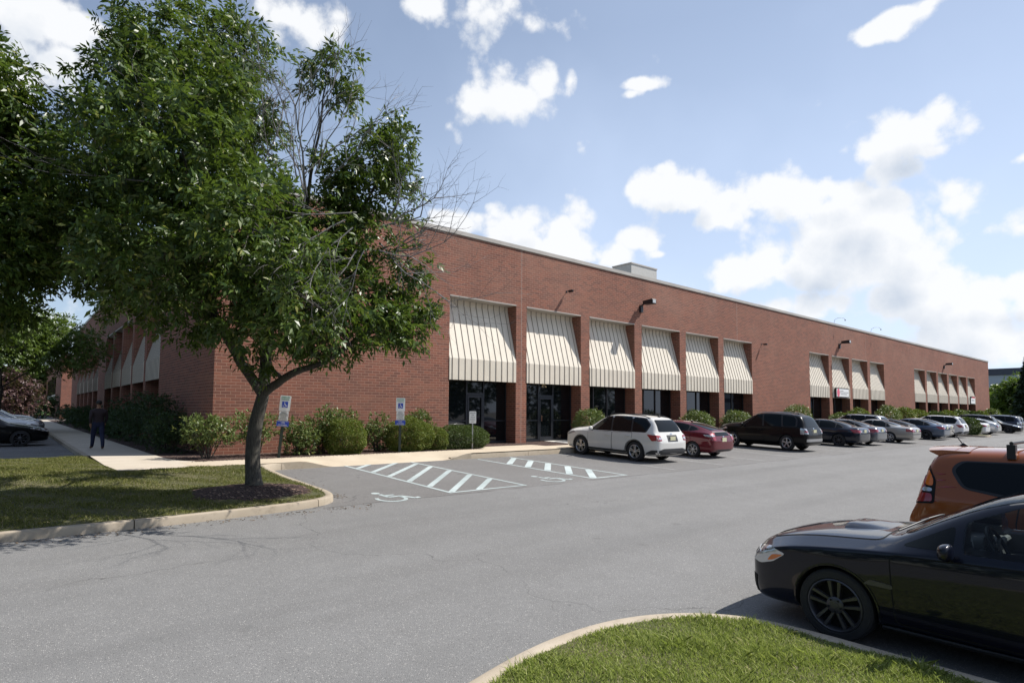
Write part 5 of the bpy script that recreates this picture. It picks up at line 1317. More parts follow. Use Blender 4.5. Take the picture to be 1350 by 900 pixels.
for i, (px, d, w, h, lb) in enumerate(((-30,190,90,60,'hazy far tree at the left edge beyond the lawn'), (60,210,60,40,'small far tree beyond the lawn right of the distant green tree'))):
    bg_tree('broadleaf_tree', px, 0, dist=d, w=w, h=h, lb=lb, seed=30+i, nclus=300, leafs=6, tr=.3)
# hanging bough mass seen over the left lot (a middle tree on the left lot's far side)
bg_tree('broadleaf_tree', 85, 0, dist=24.0, w=10, h=10, lb='', seed=26) if False else None
# right end: shrubs and a spruce before the grey building
for i, (px, d, w, h, lb) in enumerate(((1322,112,40,44,'broad light green tree just right of the far building end'), (1344,104,46,56,'dense green tree at the right edge before the grey building'), (1309,125,20,32,'small rounded tree touching the far end of the brick wall'))):
    bg_tree('broadleaf_tree', px, 0, dist=d, w=w, h=h, lb=lb, seed=40+i, nclus=520, leafs=3.6, tr=.2, ground=-.1)
def spruce(px, dist, h, w, lb, seed):
    s = dist/FPX; p = atd(px, 545, dist); base = (p.x, p.y, -.1); H_, W = h*s, w*s; rng = np.random.default_rng(seed)
    root = empty('spruce_tree', base); tag(root, lb, 'tree')
    MB().tube([(0, 0, 0), (0, 0, H_*.95)], [.22, .03], 8).build('trunk', [M['bark']], root)
    n = 9000; t = rng.uniform(.06, 1, n)**.8; lay = np.floor(t*16)/16; a = rng.uniform(0, 6.28, n); k = 1-lay
    r = W*.5*k*rng.uniform(.15, 1, n)**.5*(1+.25*np.sin(a*5+lay*40)); z = H_*(lay+.03)-r*.35+rng.normal(0, .12, n)
    C = np.stack([np.cos(a)*r, np.sin(a)*r, z], 1); D = np.stack([np.cos(a), np.sin(a), -.35+0*a], 1)+rng.normal(0, .3, (n, 3))
    np_mesh('crown', leaf_quads(C, D, np.array([[0, 0, 1.]])+rng.normal(0, .3, (n, 3)), np.full(n, .75), np.full(n, .22)), 4, LEAF['spruce'], root)
spruce(1362, 95, 92, 50, 'tall dark spruce at the right edge of the picture', 51)
# ------------------------------------------------------------------ shrubs
def shrub(kind, c, r, lb, seed, mat, n=2200, L=.10, W=.04, name='shrub', grp=None, low=0., stems=True, flat=0., lumps=5, shell=.72):
    """c: centre of the foot; r: radii x, y and height"""
    rng = np.random.default_rng(seed); root = empty(name, c); tag(root, lb, 'shrub', grp)
    rx, ry, h = r
    if kind in ('clipped', 'mound'):
        d = unit(rng.normal(0, 1, (n, 3))); d[:, 2] = np.maximum(d[:, 2], -.82)
        wob = 1+.05*np.sin(d[:, 0]*7+seed)+.04*np.sin(d[:, 1]*9)+.03*np.sin(d[:, 2]*11+seed)
        rad = (np.where(rng.random(n) < .72, rng.uniform(.95, 1.0, n), rng.uniform(.65, .95, n))*wob)[:, None] if kind == 'clipped' else (rng.uniform(.62, 1.0, n)**.6*wob*(1+.07*np.sin(d[:, 0]*14+seed)*np.sin(d[:, 2]*12)))[:, None]
        P = d*np.array([rx, ry, h*.55])*rad+np.array([0, 0, h*.45]); O = d
    else:
        rg = random.Random(seed); B_ = []
        for i in range(lumps):
            a = i*6.283/lumps+rg.uniform(-.4, .4); q = rg.uniform(.25, .62)
            B_.append((np.array([math.cos(a)*rx*q, math.sin(a)*ry*q, h*rg.uniform(.42+low*.3, .74)]), np.array([rx*.54, ry*.54, h*.32])*rg.uniform(.85, 1.2)))
        B_.append((np.array([0, 0, h*.62]), np.array([rx*.6, ry*.6, h*.36])))
        if low == 0: B_.append((np.array([0, 0, h*.28]), np.array([rx*.85, ry*.85, h*.28])))
        k = n//7; cc, oo = blob_points([(tuple(b[0]), tuple(b[1])) for b in B_], rng, k, shell)
        P = np.repeat(cc, 7, 0)+rng.normal(0, L*.22, (len(cc)*7, 3)); O = np.repeat(unit(oo+np.array([0, 0, .5])), 7, 0)
    P[:, 2] = np.maximum(P[:, 2], .03)
    k = len(P); spreadv = .55 if kind != 'clipped' else .7
    D = unit(O)+rng.normal(0, spreadv if kind == 'clipped' else .85, (k, 3))
    Nr = rng.normal(0, .4, (k, 3))+np.array([0, 0, .6])+O*.5
    V = leaf_quads(P, D, Nr, L*rng.uniform(.7, 1.3, k), W*rng.uniform(.7, 1.3, k))
    np_mesh('foliage', V, 4, LEAF[mat], root)
    mb = MB(); rg = random.Random(seed+5)
    for i in range(9 if low else 7):
        a = rg.uniform(0, 6.28); q = rg.uniform(.35, .8)
        mb.tube([(math.cos(a)*.08, math.sin(a)*.08, -.05), (math.cos(a)*rx*q*.4, math.sin(a)*ry*q*.4, h*.3), (math.cos(a+.3)*rx*q*.8, math.sin(a+.3)*ry*q*.8, h*.66)], [.022, .016, .008], 5)
    mb.build('stems', [M['bark']], root, smooth=60)
    return root
SH = 'shrubs along the right brick wall'
B0 = -.03
shrub('loose', (4.55, 19.35, B0), (1.05, .75, 1.18), 'open light green shrub with bare lower stems at the building corner', 1, 'rhodo', 2300, .12, .042, grp=SH, low=1)
shrub('loose', (6.0, 19.5, B0), (.85, .6, 1.30), 'thin open shrub on the wall behind the tree trunk', 2, 'rhodo', 1300, .12, .042, grp=SH, low=1)
shrub('loose', (7.25, 19.3, B0), (.66, .62, 1.12), 'loose leafy shrub just right of the leaning parking sign', 3, 'rhodo', 2300, .11, .04, grp=SH)
shrub('loose', (8.15, 19.55, B0), (.72, .65, 1.52), 'tall dense shrub second right of the leaning parking sign', 4, 'rhodo', 3000, .10, .038, grp=SH)
shrub('clipped', (8.72, 18.98, B0), (.74, .64, 1.17), 'clipped round yellowish green bush left of the upright parking sign', 5, 'box', 17000, .045, .026, grp=SH)
shrub('loose', (9.0, 19.95, B0), (.9, .5, 1.55), 'dark leafy shrub on the wall behind the left clipped bush', 6, 'rhodo', 2200, .10, .04, grp=SH)
shrub('loose', (10.15, 19.45, B0), (.62, .6, 1.42), 'loose reddish leafed shrub behind the upright parking sign', 7, 'rhodo', 2600, .09, .04, grp=SH)
shrub('clipped', (11.2, 18.98, B0), (.90, .70, 1.24), 'large clipped round bush right of the upright parking sign', 8, 'box', 22000, .045, .026, grp=SH)
shrub('loose', (12.1, 19.85, B0), (.82, .6, 1.50), 'tall pale leafy shrub behind the large clipped bush at the first opening', 9, 'rhodo', 3000, .10, .04, grp=SH)
shrub('clipped', (12.35, 18.95, B0), (.42, .42, .86), 'smallest clipped bush between large clipped bush and yew mound', 10, 'box', 7500, .045, .026, grp=SH)
shrub('clipped', (13.75, 19.25, B0), (1.20, .85, .90), 'low dark spreading yew mound before the first glazed opening', 11, 'yew', 15000, .06, .024, grp=SH)
x_ = onY(780, 555, 19.8).x; shrub('mound', (x_-.1, 19.8, B0), (.98, .7, 1.62), 'leafy shrub behind the bonnet of the white car', 12, 'rhodo', 5200, .11, .045, grp=SH)
for i, (px, yt, w, lb, mt) in enumerate(((915,543,1.0,'leafy shrub behind the dark red hatchback','rhodo'), (968,543,1.15,'rounded leafy shrub left of the black car with silver bumper','rhodo'), (1003,548,.7,'low shrub on the wall left part of blank brick after the sixth awning','yew'), (1047,534,1.5,'tall shrub rising above the black car roof','rhodo'),
    (1105,545,1.0,'low shrub under the pink oval sign','rhodo'), (1128,539,1.4,'yellow green shrub below the third awning of the middle group','box'), (1168,536,1.9,'big leafy shrub right of the middle awning group','rhodo'), (1190,538,1.6,'second big shrub right of the middle awning group','box'),
    (1207,541,1.5,'yellow green bush at the left end of the far awning group','box'), (1229,543,1.3,'low bush below the second awning of the far group','yew'), (1246,542,1.4,'low bush below the third awning of the far group','box'), (1262,541,1.5,'pale bush below the fourth awning of the far group','rhodo'), (1277,543,1.4,'low bush below the fifth awning of the far group','yew'), (1291,543,1.5,'low bush below the last awning of the far group','box'), (1305,540,2.0,'pale broad shrub at the far corner of the brick building','rhodo'))):
    p = onY(px, yt, 19.8); sc = 1+max(0, p.x-40)/60
    shrub('mound', (p.x, 19.6, B0), (w, min(w, .95), p.z+.10), lb, 60+i, mt, 4600, .11*sc, .055*sc, grp=SH)
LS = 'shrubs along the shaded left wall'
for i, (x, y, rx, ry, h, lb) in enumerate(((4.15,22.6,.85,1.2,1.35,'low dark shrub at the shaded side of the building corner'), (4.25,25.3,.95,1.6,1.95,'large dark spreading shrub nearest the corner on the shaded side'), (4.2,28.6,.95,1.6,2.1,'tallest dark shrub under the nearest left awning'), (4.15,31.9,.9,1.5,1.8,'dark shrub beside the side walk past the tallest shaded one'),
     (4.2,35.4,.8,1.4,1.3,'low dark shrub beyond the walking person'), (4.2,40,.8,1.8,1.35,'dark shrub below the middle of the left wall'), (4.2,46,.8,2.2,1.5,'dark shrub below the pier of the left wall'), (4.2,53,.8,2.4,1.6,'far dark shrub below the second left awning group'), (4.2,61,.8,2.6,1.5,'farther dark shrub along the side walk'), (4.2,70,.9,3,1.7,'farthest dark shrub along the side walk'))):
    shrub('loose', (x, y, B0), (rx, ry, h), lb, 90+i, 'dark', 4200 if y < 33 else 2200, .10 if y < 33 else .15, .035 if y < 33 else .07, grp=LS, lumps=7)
shrub('loose', (3.2, 108, B0), (3.2, 3, 3.2), 'broad dark shrub before the farther brick block', 110, 'dark', 2500, .35, .16)
# parking island among the far cars with a bush
ix = 60.2
mb = MB(); ring = rp([(ix-1.2, 11.6), (ix+1.6, 11.6), (ix+1.6, 16.5), (ix-1.2, 16.5)], .9, 6); n = len(ring)
mb.add([(a, b, G(b)-.1) for a, b in ring]+[(a, b, G(b)+.13) for a, b in ring], [(i, (i+1) % n, n+(i+1) % n, n+i) for i in range(n)]+[tuple(range(n, 2*n))])
tag(mb.build('lot_island_kerb', [M['kerb']]), kind='structure')
ins = rp([(ix-1.05, 11.75), (ix+1.45, 11.75), (ix+1.45, 16.35), (ix-1.05, 16.35)], .8, 6)
mb = MB(); mb.add([(a, b, G(b)+.136) for a, b in ins], [tuple(range(len(ins)))]); tag(mb.build('lot_island_lawn', [M['turf']]), kind='structure')
shrub('clipped', (ix-.1, 13.0, G(13)+.12), (1.0, .9, 1.35), 'dark rounded bush on the small lot island among white cars', 120, 'yew', 4000, .16, .06)
# ------------------------------------------------------------------ grass blades
rng = np.random.default_rng(90); n = 700
lx = rng.uniform(-5, 5.6, n); ly = 10.82-np.abs(rng.normal(0, .16, n)); m_ = rng.random(n) < .35
lx[m_] = 5.25+np.abs(rng.normal(0, .15, m_.sum())); ly[m_] = rng.uniform(11.6, 16, m_.sum())
lz = np.array([G(b) for b in ly])+.006
np_l = leaf_quads(np.stack([lx, ly, lz], 1), rng.normal(0, 1, (n, 3))*np.array([1, 1, .12]), np.array([[0, 0, 1.]])+rng.normal(0, .25, (n, 3)), rng.uniform(.02, .07, n), rng.uniform(.008, .025, n))
tag(np_mesh('leaf_litter', np_l, 4, simple('dry_leaf', (.13, .085, .045), .9, var=.5, vscale=3)), 'scattered dry leaves in the gutter along the island kerb', 'leaves', kind='stuff')
n = 900; bx_ = rng.uniform(3.9, 14, n); by_ = 18.25-np.abs(rng.normal(0, .07, n))
tag(np_mesh('mulch_crumbs', leaf_quads(np.stack([bx_, by_, np.array([wz(a, b) for a, b in zip(bx_, by_)])+.005], 1), rng.normal(0, 1, (n, 3))*np.array([1, 1, .15]), np.array([[0, 0, 1.]])+rng.normal(0, .3, (n, 3)), rng.uniform(.015, .06, n), rng.uniform(.008, .02, n)), 4, M['mulch']), 'loose bark crumbs along the edge of the walk', 'bark chips', kind='stuff')
def blades(name, inside, x0, x1, y0, y1, zf, n, h, w, mat, seed, lb, mask=None):
    rng = np.random.default_rng(seed); P = rng.uniform((x0, y0), (x1, y1), (n, 2))
    x, y = P[:, 0], P[:, 1]; poly = np.array(inside); k = len(poly); c = np.zeros(n, bool); j = k-1
    for i in range(k):
        xi, yi, xj, yj = poly[i][0], poly[i][1], poly[j][0], poly[j][1]
        if yi != yj: c ^= ((yi > y) != (yj > y)) & (x < (xj-xi)*(y-yi)/(yj-yi)+xi)
        j = i
    if mask is not None: c &= mask(x, y)
    x, y = x[c], y[c]; n = len(x); z = np.array([zf(a, b) for a, b in zip(x, y)])
    a = rng.uniform(0, 6.283, n); patch = .75+.35*np.sin(x*2.1+np.sin(y*1.7)*2)*np.sin(y*2.7+1)+.25*np.sin(x*7+y*5)
    H_ = h*np.clip(patch, .35, 1.5)*rng.uniform(.5, 1.3, n); lean = rng.normal(0, .55, (n, 2))*H_[:, None]
    b = np.stack([x, y, z-.004], 1); s = np.stack([np.cos(a), np.sin(a), 0*a], 1)*w*.5
    mid = b+np.stack([lean[:, 0]*.35, lean[:, 1]*.35, H_*.6], 1); tip = b+np.stack([lean[:, 0], lean[:, 1], H_*.95], 1)
    V = np.stack([b-s, b+s, mid+s*.7, tip, mid-s*.7], 1).reshape(-1, 3)
    return tag(np_mesh(name, V, 5, mat), lb, 'grass', kind='stuff')
blades('grass', ni_in+[(-40, -30)], .3, 5.7, .6, 3.8, lambda x, y: G(y)+.122, 150000, .055, .0065, LEAF['grass'], 71, 'bright green rough grass on the near island in the foreground')
def clumps(x, y):
    g = np.sin(x*5.3+2*np.sin(y*3.1))*np.sin(y*6.1+1.5*np.sin(x*4.2)); return g > .72
blades('grass', ni_in+[(-40, -30)], .3, 5.7, .6, 3.8, lambda x, y: G(y)+.122, 60000, .085, .0085, LEAF['grass'], 73, 'taller tufts of coarse grass on the near island in the foreground', clumps)
def notmulch(x, y): return ((x-TREE[0]+.12)/1.08)**2+((y-TREE[1]+.25)/.98)**2 > 1
blades('grass', li_poly, -6, 5.1, 10.9, 22.4, IZ, 210000, .05, .010, LEAF['grass2'], 72, 'short dry patched lawn on the left island in tree shade', notmulch)

# unseen tree belt (it shows in the glass), added to darken reflections and shade
rng = np.random.default_rng(77); Vs = []
spots = [(-60+i*8.5, -34+4*math.sin(i*1.7)) for i in range(19)]+[(-34+3*math.sin(i*2.1), -26+i*9) for i in range(15)]
for i, (x, y) in enumerate(spots):
    h = 12.5+2.2*math.sin(i*2.3); n = 1500; d = unit(rng.normal(0, 1, (n, 3)))
    C = d*np.array([5.2, 4.6, h*.48])*(rng.uniform(.35, 1, n)**.4*(1+.2*np.sin(d[:, 0]*6+i)*np.sin(d[:, 2]*7)))[:, None]+np.array([x, y, h*.5])
    Vs.append(leaf_quads(C, d+rng.normal(0, .6, (n, 3)), rng.normal(0, 1, (n, 3)), rng.uniform(.6, 1.1, n), rng.uniform(.4, .7, n)))
tag(np_mesh('unseen_tree_belt', np.concatenate(Vs), 4, LEAF['dark']), 'unseen dark tree belt behind and left of the camera, added to darken glass and shade', 'wood', kind='stuff')
SUN_E, SKY_E, CLOUD, VEIL0, VEIL1, EXPO = 5.0, .085, 1.0, .34, .84, .38
# ------------------------------------------------------------------ cars placed
P = {}
def pm(n, col, metal=.0, rough=.3): 
    P[n] = paint_mat('paint_'+n, col, metal, rough); return P[n]
pm('white', (.66, .65, .62)); pm('wine', (.13, .010, .018), .3); pm('black', (.006, .006, .007)); pm('navy', (.010, .014, .026), .3); pm('grey', (.16, .17, .19), .7)
pm('beige', (.36, .345, .32), .6); pm('blue', (.085, .115, .17), .6); pm('sand', (.40, .37, .33), .6); pm('silver', (.50, .51, .52), .6); pm('pure', (.74, .74, .74)); pm('midnight', (.004, .0055, .014)); P['midnight'].node_tree.nodes['Principled BSDF'].inputs['Coat IOR'].default_value = 1.36; P['black'].node_tree.nodes['Principled BSDF'].inputs['Coat IOR'].default_value = 1.40
pm('orange', (.30, .080, .020), .35, .3); pm('deepblue', (.012, .02, .05), .3)
SPEC['suv']['lipmat'] = M['trim']
GRP = 'cars parked facing the right brick wall'
def place(root, x, yrear, face, label, cat='car', grp=GRP, L=None):
    """face 'up' = nose towards +Y (the wall)"""
    L = L or root['len']; yc = yrear+L/2 if face == 'up' else yrear-L/2
    root.rotation_euler = (0, 0, 0); g = (G(yc+1.3)-G(yc-1.3))/2.6
    ang = math.atan(g); s = 1 if face == 'up' else -1
    root.rotation_euler = (0, -ang*s, math.radians(90*s)); root.location = (x, yc, G(yc)-.004)
    root.rotation_mode = 'XYZ'
    tag(root, label, cat, grp)
used = {}
def car(kind, paint, x, yrear, face, label, cat='car', grp=GRP, rim=None):
    if kind not in used:
        SPEC[kind]['base'] = P[paint]
        r = make_car({'suv': 'parked_suv', 'big_suv': 'parked_suv', 'sedan': 'parked_sedan', 'old_sedan': 'parked_sedan', 'hatch': 'parked_hatchback', 'sport': 'sport_sedan', 'boxy': 'boxy_hatchback'}[kind], SPEC[kind], P[paint])
        used[kind] = (r, P[paint]); r['len'] = SPEC[kind]['L']
    else:
        src, old = used[kind]; r = copy_tree(src); repaint(r, P[paint], old)
    place(r, x, yrear, face, label, cat, grp, SPEC[kind]['L']); return r
car('suv', 'white', 18.08, 12.42, 'up', 'white car with roof rails and raised body nearest the entrance door')
car('hatch', 'wine', 21.55, 12.45, 'up', 'dark red hatchback parked right of the nearest white car')
big = car('big_suv', 'black', 28.95, 11.95, 'up', 'large black car with silver rear bumper strip before the sixth awning')
car('sedan', 'navy', 35.3, 12.1, 'up', 'dark navy sedan right of the large black car')
car('sedan', 'grey', 37.9, 12.1, 'up', 'mid grey sedan between the navy sedan and the old beige sedan')
car('old_sedan', 'beige', 42.6, 11.7, 'up', 'old silver beige sedan with side moulding')
car('suv', 'silver', 44.6, 13.8, 'up', 'silver estate with dark glass mostly behind the beige sedan')
car('hatch', 'black', 47.0, 13.0, 'up', 'black hatchback half hidden left of the slate blue sedan')
car('sedan', 'blue', 49.9, 11.9, 'up', 'slate blue sedan with bright red tail lamps')
car('sedan', 'sand', 52.7, 12.3, 'up', 'champagne sedan right of the slate blue sedan')
car('suv', 'pure', 56.3, 12.2, 'up', 'white high roofed car left of the small lot island')
car('sedan', 'pure', 63.2, 12.2, 'up', 'white sedan just right of the bush on the lot island')
car('hatch', 'silver', 66.9, 12.1, 'up', 'silver hatchback beside the white sedan beyond the lot island')
car('big_suv', 'black', 70.6, 12.9, 'up', 'black high roofed car beyond the silver hatchback')
car('sedan', 'black', 74.0, 16.5, 'down', 'black sedan parked nose out near the far end of the row')
car('big_suv', 'deepblue', 77.6, 12.2, 'up', 'dark blue high roofed car at the far right end of the row')
car('suv', 'black', 81.5, 12.6, 'up', 'black car farthest along the row at the picture edge')
# foreground
G2 = 'cars in the foreground bay'
sp = car('sport', 'midnight', 6.77, 3.22-4.6, 'up', 'glossy dark blue black sport sedan with bonnet scoop in the right foreground', grp=None)
bx = car('boxy', 'orange', 9.42, 2.52, 'down', 'orange boxy hatchback with roof bars behind the dark sport sedan', grp=None)
bx.scale = (1, 1, 1.06)
big.scale = (.955, 1, 1.055)
P['black'].node_tree.nodes['Principled BSDF'].inputs['Coat Weight'].default_value = .35
# left lot: noses to the side walk
GL = 'cars parked in the shaded left lot'
def left_car(kind, paint, y, label, nose=1.35):
    if kind not in used: return
    src, old = used[kind]; r = copy_tree(src); repaint(r, P[paint], old); L = SPEC[kind]['L']
    r.rotation_euler = (0, 0, 0); r.location = (nose-L/2, y, -.144); tag(r, label, 'car', GL)
left_car('sedan', 'black', 32.6, 'black sedan nearest in the left lot')
left_car('suv', 'pure', 35.4, 'white high car behind the nearest black sedan at left', 1.15)
left_car('suv', 'grey', 38.2, 'grey high car third in the left lot', 1.4)
left_car('hatch', 'navy', 43.0, 'dark hatchback fourth in the left lot', 1.5)
left_car('suv', 'black', 46.2, 'black high car fifth in the left lot')
left_car('sedan', 'pure', 49.5, 'white sedan sixth in the left lot, its roof just showing')
left_car('suv', 'navy', 53, 'dark high car last in the left lot')

# ------------------------------------------------------------------ person walking away on the side walk
def person(loc, rz):
    root = empty('person', loc, rz); tag(root, 'person in dark shirt and blue jeans walking away on the side walk', 'person')
    J = {}; V = []; R = []; E = []
    def j(n, co, r, par=None):
        J[n] = len(V); V.append(co); R.append(r)
        if par: E.append((J[par], J[n]))
    j('pel', (0, 0, .93), (.165, .12)); j('bel', (0, .01, 1.06), (.165, .125), 'pel'); j('che', (0, .0, 1.25), (.185, .13), 'bel'); j('upc', (0, -.01, 1.38), (.155, .11), 'che'); j('nk', (0, .0, 1.47), (.06, .06), 'upc'); j('nk2', (0, .015, 1.53), (.055, .058), 'nk')
    j('hd', (0, .025, 1.60), (.076, .092), 'nk2'); j('hd2', (0, .02, 1.68), (.070, .085), 'hd')
    for s, n in ((-1, 'l'), (1, 'r')):
        f = -s*.20
        j(n+'hip', (s*.095, 0, .86), (.10, .105), 'pel'); j(n+'kn', (s*.105, f*.6+.03, .48), (.068, .072), n+'hip'); j(n+'cf', (s*.108, f*.9-.02, .30), (.06, .062), n+'kn'); j(n+'an', (s*.11, f*1.2, .09), (.045, .05), n+'cf'); j(n+'to', (s*.125, f*1.2+.17, .05), (.04, .032), n+'an')
        j(n+'sh', (s*.185, -.005, 1.37), (.07, .07), 'upc'); j(n+'el', (s*.235, -.04-f*.35, 1.11), (.048, .05), n+'sh'); j(n+'wr', (s*.215, .10-f*.6, .91), (.03, .032), n+'el'); j(n+'pm', (s*.21, .12-f*.62, .845), (.03, .038), n+'wr')
        for q in range(4):
            a = (q-1.5)*.018
            j(n+'f%d' % q, (s*.206, .128-f*.62+a, .785), (.0095, .0095), n+'pm'); j(n+'g%d' % q, (s*.195, .132-f*.62+a, .745+abs(q-1.5)*.006), (.008, .008), n+'f%d' % q)
        j(n+'th', (s*.195, .16-f*.62, .81), (.011, .011), n+'pm'); j(n+'ti', (s*.188, .175-f*.62, .775), (.009, .009), n+'th')
    me = bpy.data.meshes.new('body'); me.from_pydata(V, E, []); o = bpy.data.objects.new('tmp', me); link(o)
    sk = o.modifiers.new('k', 'SKIN'); sk.use_smooth_shade = True
    for i, v in enumerate(me.skin_vertices[0].data): v.radius = R[i]; v.use_root = (i == 0)
    su = o.modifiers.new('s', 'SUBSURF'); su.levels = 2
    dg = bpy.context.evaluated_depsgraph_get(); m2 = bpy.data.meshes.new_from_object(o.evaluated_get(dg)); bpy.data.objects.remove(o)
    for n_, c_ in (('skin', (.30, .17, .11)), ('shirt_cloth', (.028, .018, .022)), ('denim', (.013, .019, .055)), ('shoe_leather', (.09, .05, .03))): m2.materials.append(simple(n_, c_, .8, var=.12, vscale=12))
    idx = []
    for p in m2.polygons:
        c = p.center
        if c.z < .10: k = 3
        elif c.z < .97 and abs(c.x) < .175: k = 2
        elif c.z > 1.465 or (abs(c.x) > .175 and c.z < .925): k = 0
        else: k = 1
        idx.append(k)
    m2.polygons.foreach_set('material_index', idx)
    for p in m2.polygons: p.use_smooth = True
    m2.name = 'body'; b = link(bpy.data.objects.new('body', m2), root)
    bm = bmesh.new(); bmesh.ops.create_icosphere(bm, subdivisions=3, radius=1)
    for v in list(bm.verts):
        if v.co.z < -.55 or (v.co.y > .55 and v.co.z < .25): bm.verts.remove(v)
    for v in bm.verts:
        w = 1+.03*math.sin(v.co.x*17)*math.sin(v.co.z*13)
        v.co = Vector((v.co.x*.088*w, .01+v.co.y*.106*w, 1.665+v.co.z*.098*w))
    m = bpy.data.meshes.new('hair'); bm.to_mesh(m); bm.free(); m.materials.append(simple('hair', (.012, .010, .009), .7))
    for p in m.polygons: p.use_smooth = True
    link(bpy.data.objects.new('hair', m), root)
    f = MB()
    for s in (-1, 1):
        f.lathe([(.001, -.006), (.012, 0), (.001, .006)], 8, c=(s*.03, .112, 1.635))
        f.tube([(s*.078, .02, 1.655), (s*.086, .01, 1.63), (s*.078, .02, 1.605)], [.008, .012, .006], 6)
    f.tube([(0, .105, 1.635), (0, .128, 1.605), (0, .112, 1.598)], [.008, .013, .008], 6); f.build('face', [m2.materials[0]], root, smooth=50)
    root.scale = (1.08, 1.05, .99)
person((2.45, 25.7, 0), math.radians(4))

# ------------------------------------------------------------------ light, sky
AZ, EL = math.radians(-26.5), math.radians(50.4)
sd = Vector((math.cos(AZ)*math.cos(EL), math.sin(AZ)*math.cos(EL), math.sin(EL)))
l = bpy.data.lights.new('sun', 'SUN'); l.energy = SUN_E; l.angle = math.radians(.53); l.color = (1, .955, .89)
lo = bpy.data.objects.new('sun', l); link(lo); lo.rotation_euler = sd.to_track_quat('Z', 'Y').to_euler(); lo.location = (30, -20, 60)
w = bpy.data.worlds.new('World'); SC.world = w; w.use_nodes = True; nt = w.node_tree
bg = nt.nodes['Background']; bg.inputs[1].default_value = SKY_E
sk = N(nt, 'ShaderNodeTexSky'); sk.sky_type = 'NISHITA'; sk.sun_disc = False; sk.sun_elevation = EL; sk.sun_rotation = math.atan2(sd.x, sd.y)
sk.air_density = 1.0; sk.dust_density = .6; sk.ozone_density = 1.6; sk.altitude = 50
tc = N(nt, 'ShaderNodeTexCoord'); D = tc.outputs['Generated']
def dot(v):
    n = N(nt, 'ShaderNodeVectorMath', operation='DOT_PRODUCT'); nt.links.new(D, n.inputs[0]); n.inputs[1].default_value = v; return n.outputs['Value']
CL = [ # px, py, rx, ry, weight
 (1190,180,62,34,1),(1150,205,48,34,1),(1120,285,80,50,1),(1232,200,30,16,.8),(1160,225,50,32,1),(1110,250,58,30,1),(1050,270,55,36,1),(1150,290,75,55,1),(1190,335,48,55,1),(1100,340,85,45,1),(1010,355,60,25,.8),(960,365,50,26,.9),
 (1215,395,75,42,1),(1270,425,62,38,1),(1060,405,60,22,.9),(905,252,68,30,1),(955,275,42,36,1),(860,255,38,24,1),
 (680,128,58,32,1),(640,135,38,16,.9),(715,112,30,26,1),(752,108,16,24,.8),(640,20,90,34,.75),(560,8,60,24,.6),(846,112,30,9,.95),(832,124,24,10,.92),(860,98,12,10,.6),(918,100,6,6,.6),(805,88,12,8,.5),
 (1160,40,40,14,.86),(1195,20,44,12,.84),(1225,4,30,10,.8),(610,292,38,16,1),(680,298,50,26,1),(740,300,42,26,1),(735,325,60,22,1),(840,318,38,24,1),(820,335,40,20,1),(793,271,10,6,.7),(870,335,24,10,.9),
 (1348,300,34,30,.95),(1350,208,24,12,.8),(1330,378,62,26,.8),(1290,455,100,25,.8),(1232,285,8,6,.5),
 (40,30,66,48,1),(70,85,52,45,1),(15,90,60,60,1),(95,40,26,34,.9),(400,30,64,34,.72),(-60,150,130,90,.8),(60,430,60,40,.6),
 (1560,380,160,80,1),(820,-120,160,60,.8),(300,-180,180,70,.7)]
zen = N(nt, 'ShaderNodeSeparateXYZ'); nt.links.new(D, zen.inputs[0])
def nz(vec, sc, det, ro): return noise(nt, vec, sc, det, ro)
def shifted(v):
    n = N(nt, 'ShaderNodeVectorMath', operation='ADD'); nt.links.new(D, n.inputs[0]); n.inputs[1].default_value = v; return n.outputs[0]
def billow(vec, oct_=((12, .40), (27, .24), (58, .12))):               # rounded heaps upon heaps
    wv = N(nt, 'ShaderNodeTexNoise'); wv.inputs['Scale'].default_value = 7; wv.inputs['Detail'].default_value = 3; nt.links.new(vec, wv.inputs['Vector'])
    ma = N(nt, 'ShaderNodeVectorMath', operation='MULTIPLY_ADD'); nt.links.new(wv.outputs['Color'], ma.inputs[0]); ma.inputs[1].default_value = (.05, .05, .05); nt.links.new(vec, ma.inputs[2])
    tot = None
    for sc_, am in oct_:
        vo = N(nt, 'ShaderNodeTexVoronoi', feature='F1'); vo.inputs['Scale'].default_value = sc_; nt.links.new(ma.outputs[0], vo.inputs['Vector'])
        t = mathn(nt, 'MULTIPLY_ADD', vo.outputs['Distance'], -am*1.5, am*.72)
        tot = t if tot is None else mathn(nt, 'ADD', tot, t)
    return mathn(nt, 'ADD', tot, mathn(nt, 'MULTIPLY', mathn(nt, 'SUBTRACT', noise(nt, vec, 14, 7, .66), .5), .95))
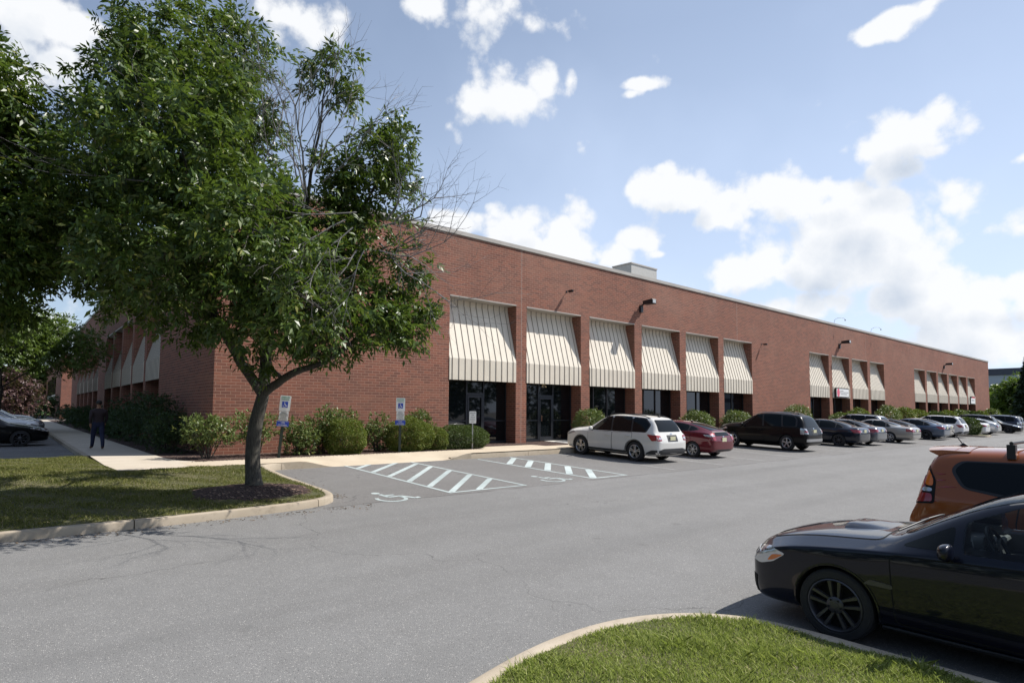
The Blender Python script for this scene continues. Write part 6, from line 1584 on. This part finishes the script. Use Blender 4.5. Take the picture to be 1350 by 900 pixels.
def field(vec, after=None, least=15):
    fld = after; vec0 = vec; first = True
    for px, py, rx, ry, wt in CL:
        if rx < least: continue
        c = ray(px, py).normalized(); uR = c.cross(Vector((0, 0, 1))).normalized(); uU = uR.cross(c).normalized()
        dd = ray(px, py).length; sx, sy = (rx/FPX/dd, ry/FPX/dd) if rx < 30 else (rx*1.13/FPX/dd, ry*1.16/FPX/dd)
        cb = N(nt, 'ShaderNodeCombineXYZ')
        if fld is not None:    # evaluate the heaps one after another
            q_ = N(nt, 'ShaderNodeVectorMath', operation='MULTIPLY_ADD'); nt.links.new(fld, q_.inputs[0]); q_.inputs[1].default_value = (1e-7,)*3; nt.links.new(vec0, q_.inputs[2]); vec = q_.outputs[0]
        for i_, u_ in ((0, uR/sx), (1, uU/sy)):
            n = N(nt, 'ShaderNodeVectorMath', operation='DOT_PRODUCT'); nt.links.new(vec, n.inputs[0]); n.inputs[1].default_value = tuple(u_); nt.links.new(n.outputs['Value'], cb.inputs[i_])
        ln = N(nt, 'ShaderNodeVectorMath', operation='LENGTH'); nt.links.new(cb.outputs[0], ln.inputs[0])
        if rx < 26: wt = wt*.84
        if rx >= 45 and px > 950: wt = wt+.14
        f = mathn(nt, 'MULTIPLY_ADD', ln.outputs['Value'], -.60, .63-.5*(1-wt))
        fld = f if (fld is None or first) else mathn(nt, 'SMOOTH_MAX', fld, f, .10); first = False
    return fld
back = mathn(nt, 'SUBTRACT', mathn(nt, 'MULTIPLY', mathn(nt, 'MULTIPLY', mapr(nt, dot(tuple(-F0)), -.1, .3), mapr(nt, nz(D, 2.6, 3, .5), .55, .68, 0, .3)), 1.6), .3)
F1_ = mathn(nt, 'MAXIMUM', field(D), back)
up = tuple(sd*.022+Vector((0, 0, .030)))
den = mathn(nt, 'ADD', F1_, billow(D))
D2 = shifted(up); den2 = mathn(nt, 'ADD', field(D2, den, 45), billow(D2, ((12, .40), (27, .24))))
alpha = mapr(nt, den, -.03, .30, 0, 1, True)
thin = mapr(nt, den2, .18, 1.0)            # how much cloud stands between here and the sun
k = 1/SKY_E*CLOUD
cloud = mixc(nt, mapr(nt, thin, 0, 1, 0, 1), (.76*k, .77*k, .785*k), (.45*k, .51*k, .60*k))
# faint milky air between the clouds (thin cirrus) stronger low down
side = mapr(nt, dot((math.cos(AZ), math.sin(AZ), 0)), -.75, .35, .12, 1)   # haze is brightest under the sun
veil = mathn(nt, 'MULTIPLY', side, mathn(nt, 'ADD', mapr(nt, zen.outputs[2], .55, .02, VEIL0, VEIL1), mathn(nt, 'MULTIPLY', mapr(nt, nz(D, 3.1, 4, .5), .4, .7), .12)))
base = mixc(nt, veil, sk.outputs[0], (.62*k, .73*k, .93*k))
col = mixc(nt, mathn(nt, 'MULTIPLY', alpha, .96), base, cloud)
nt.links.new(col, bg.inputs[0])
# ------------------------------------------------------------------ camera
cam = bpy.data.cameras.new('camera'); co = bpy.data.objects.new('camera', cam); link(co)
cam.sensor_width = 36; cam.sensor_fit = 'HORIZONTAL'; cam.lens = FPX/1350*36; cam.clip_start = .05; cam.clip_end = 3000
cam.shift_y = (PPY-450)/1350
R3 = Matrix((VR, VU, -VF)).transposed(); co.matrix_world = Matrix.Translation(CAMP) @ R3.to_4x4()
SC.camera = co
SC.view_settings.view_transform = 'Standard'; SC.view_settings.look = 'None'; SC.view_settings.exposure = EXPO; SC.view_settings.gamma = 1
SC.render.resolution_x = 1024; SC.render.resolution_y = 682
w.cycles.sampling_method = 'NONE'; SC.cycles.diffuse_bounces = 3; SC.cycles.max_bounces = 6; SC.cycles.transparent_max_bounces = 8
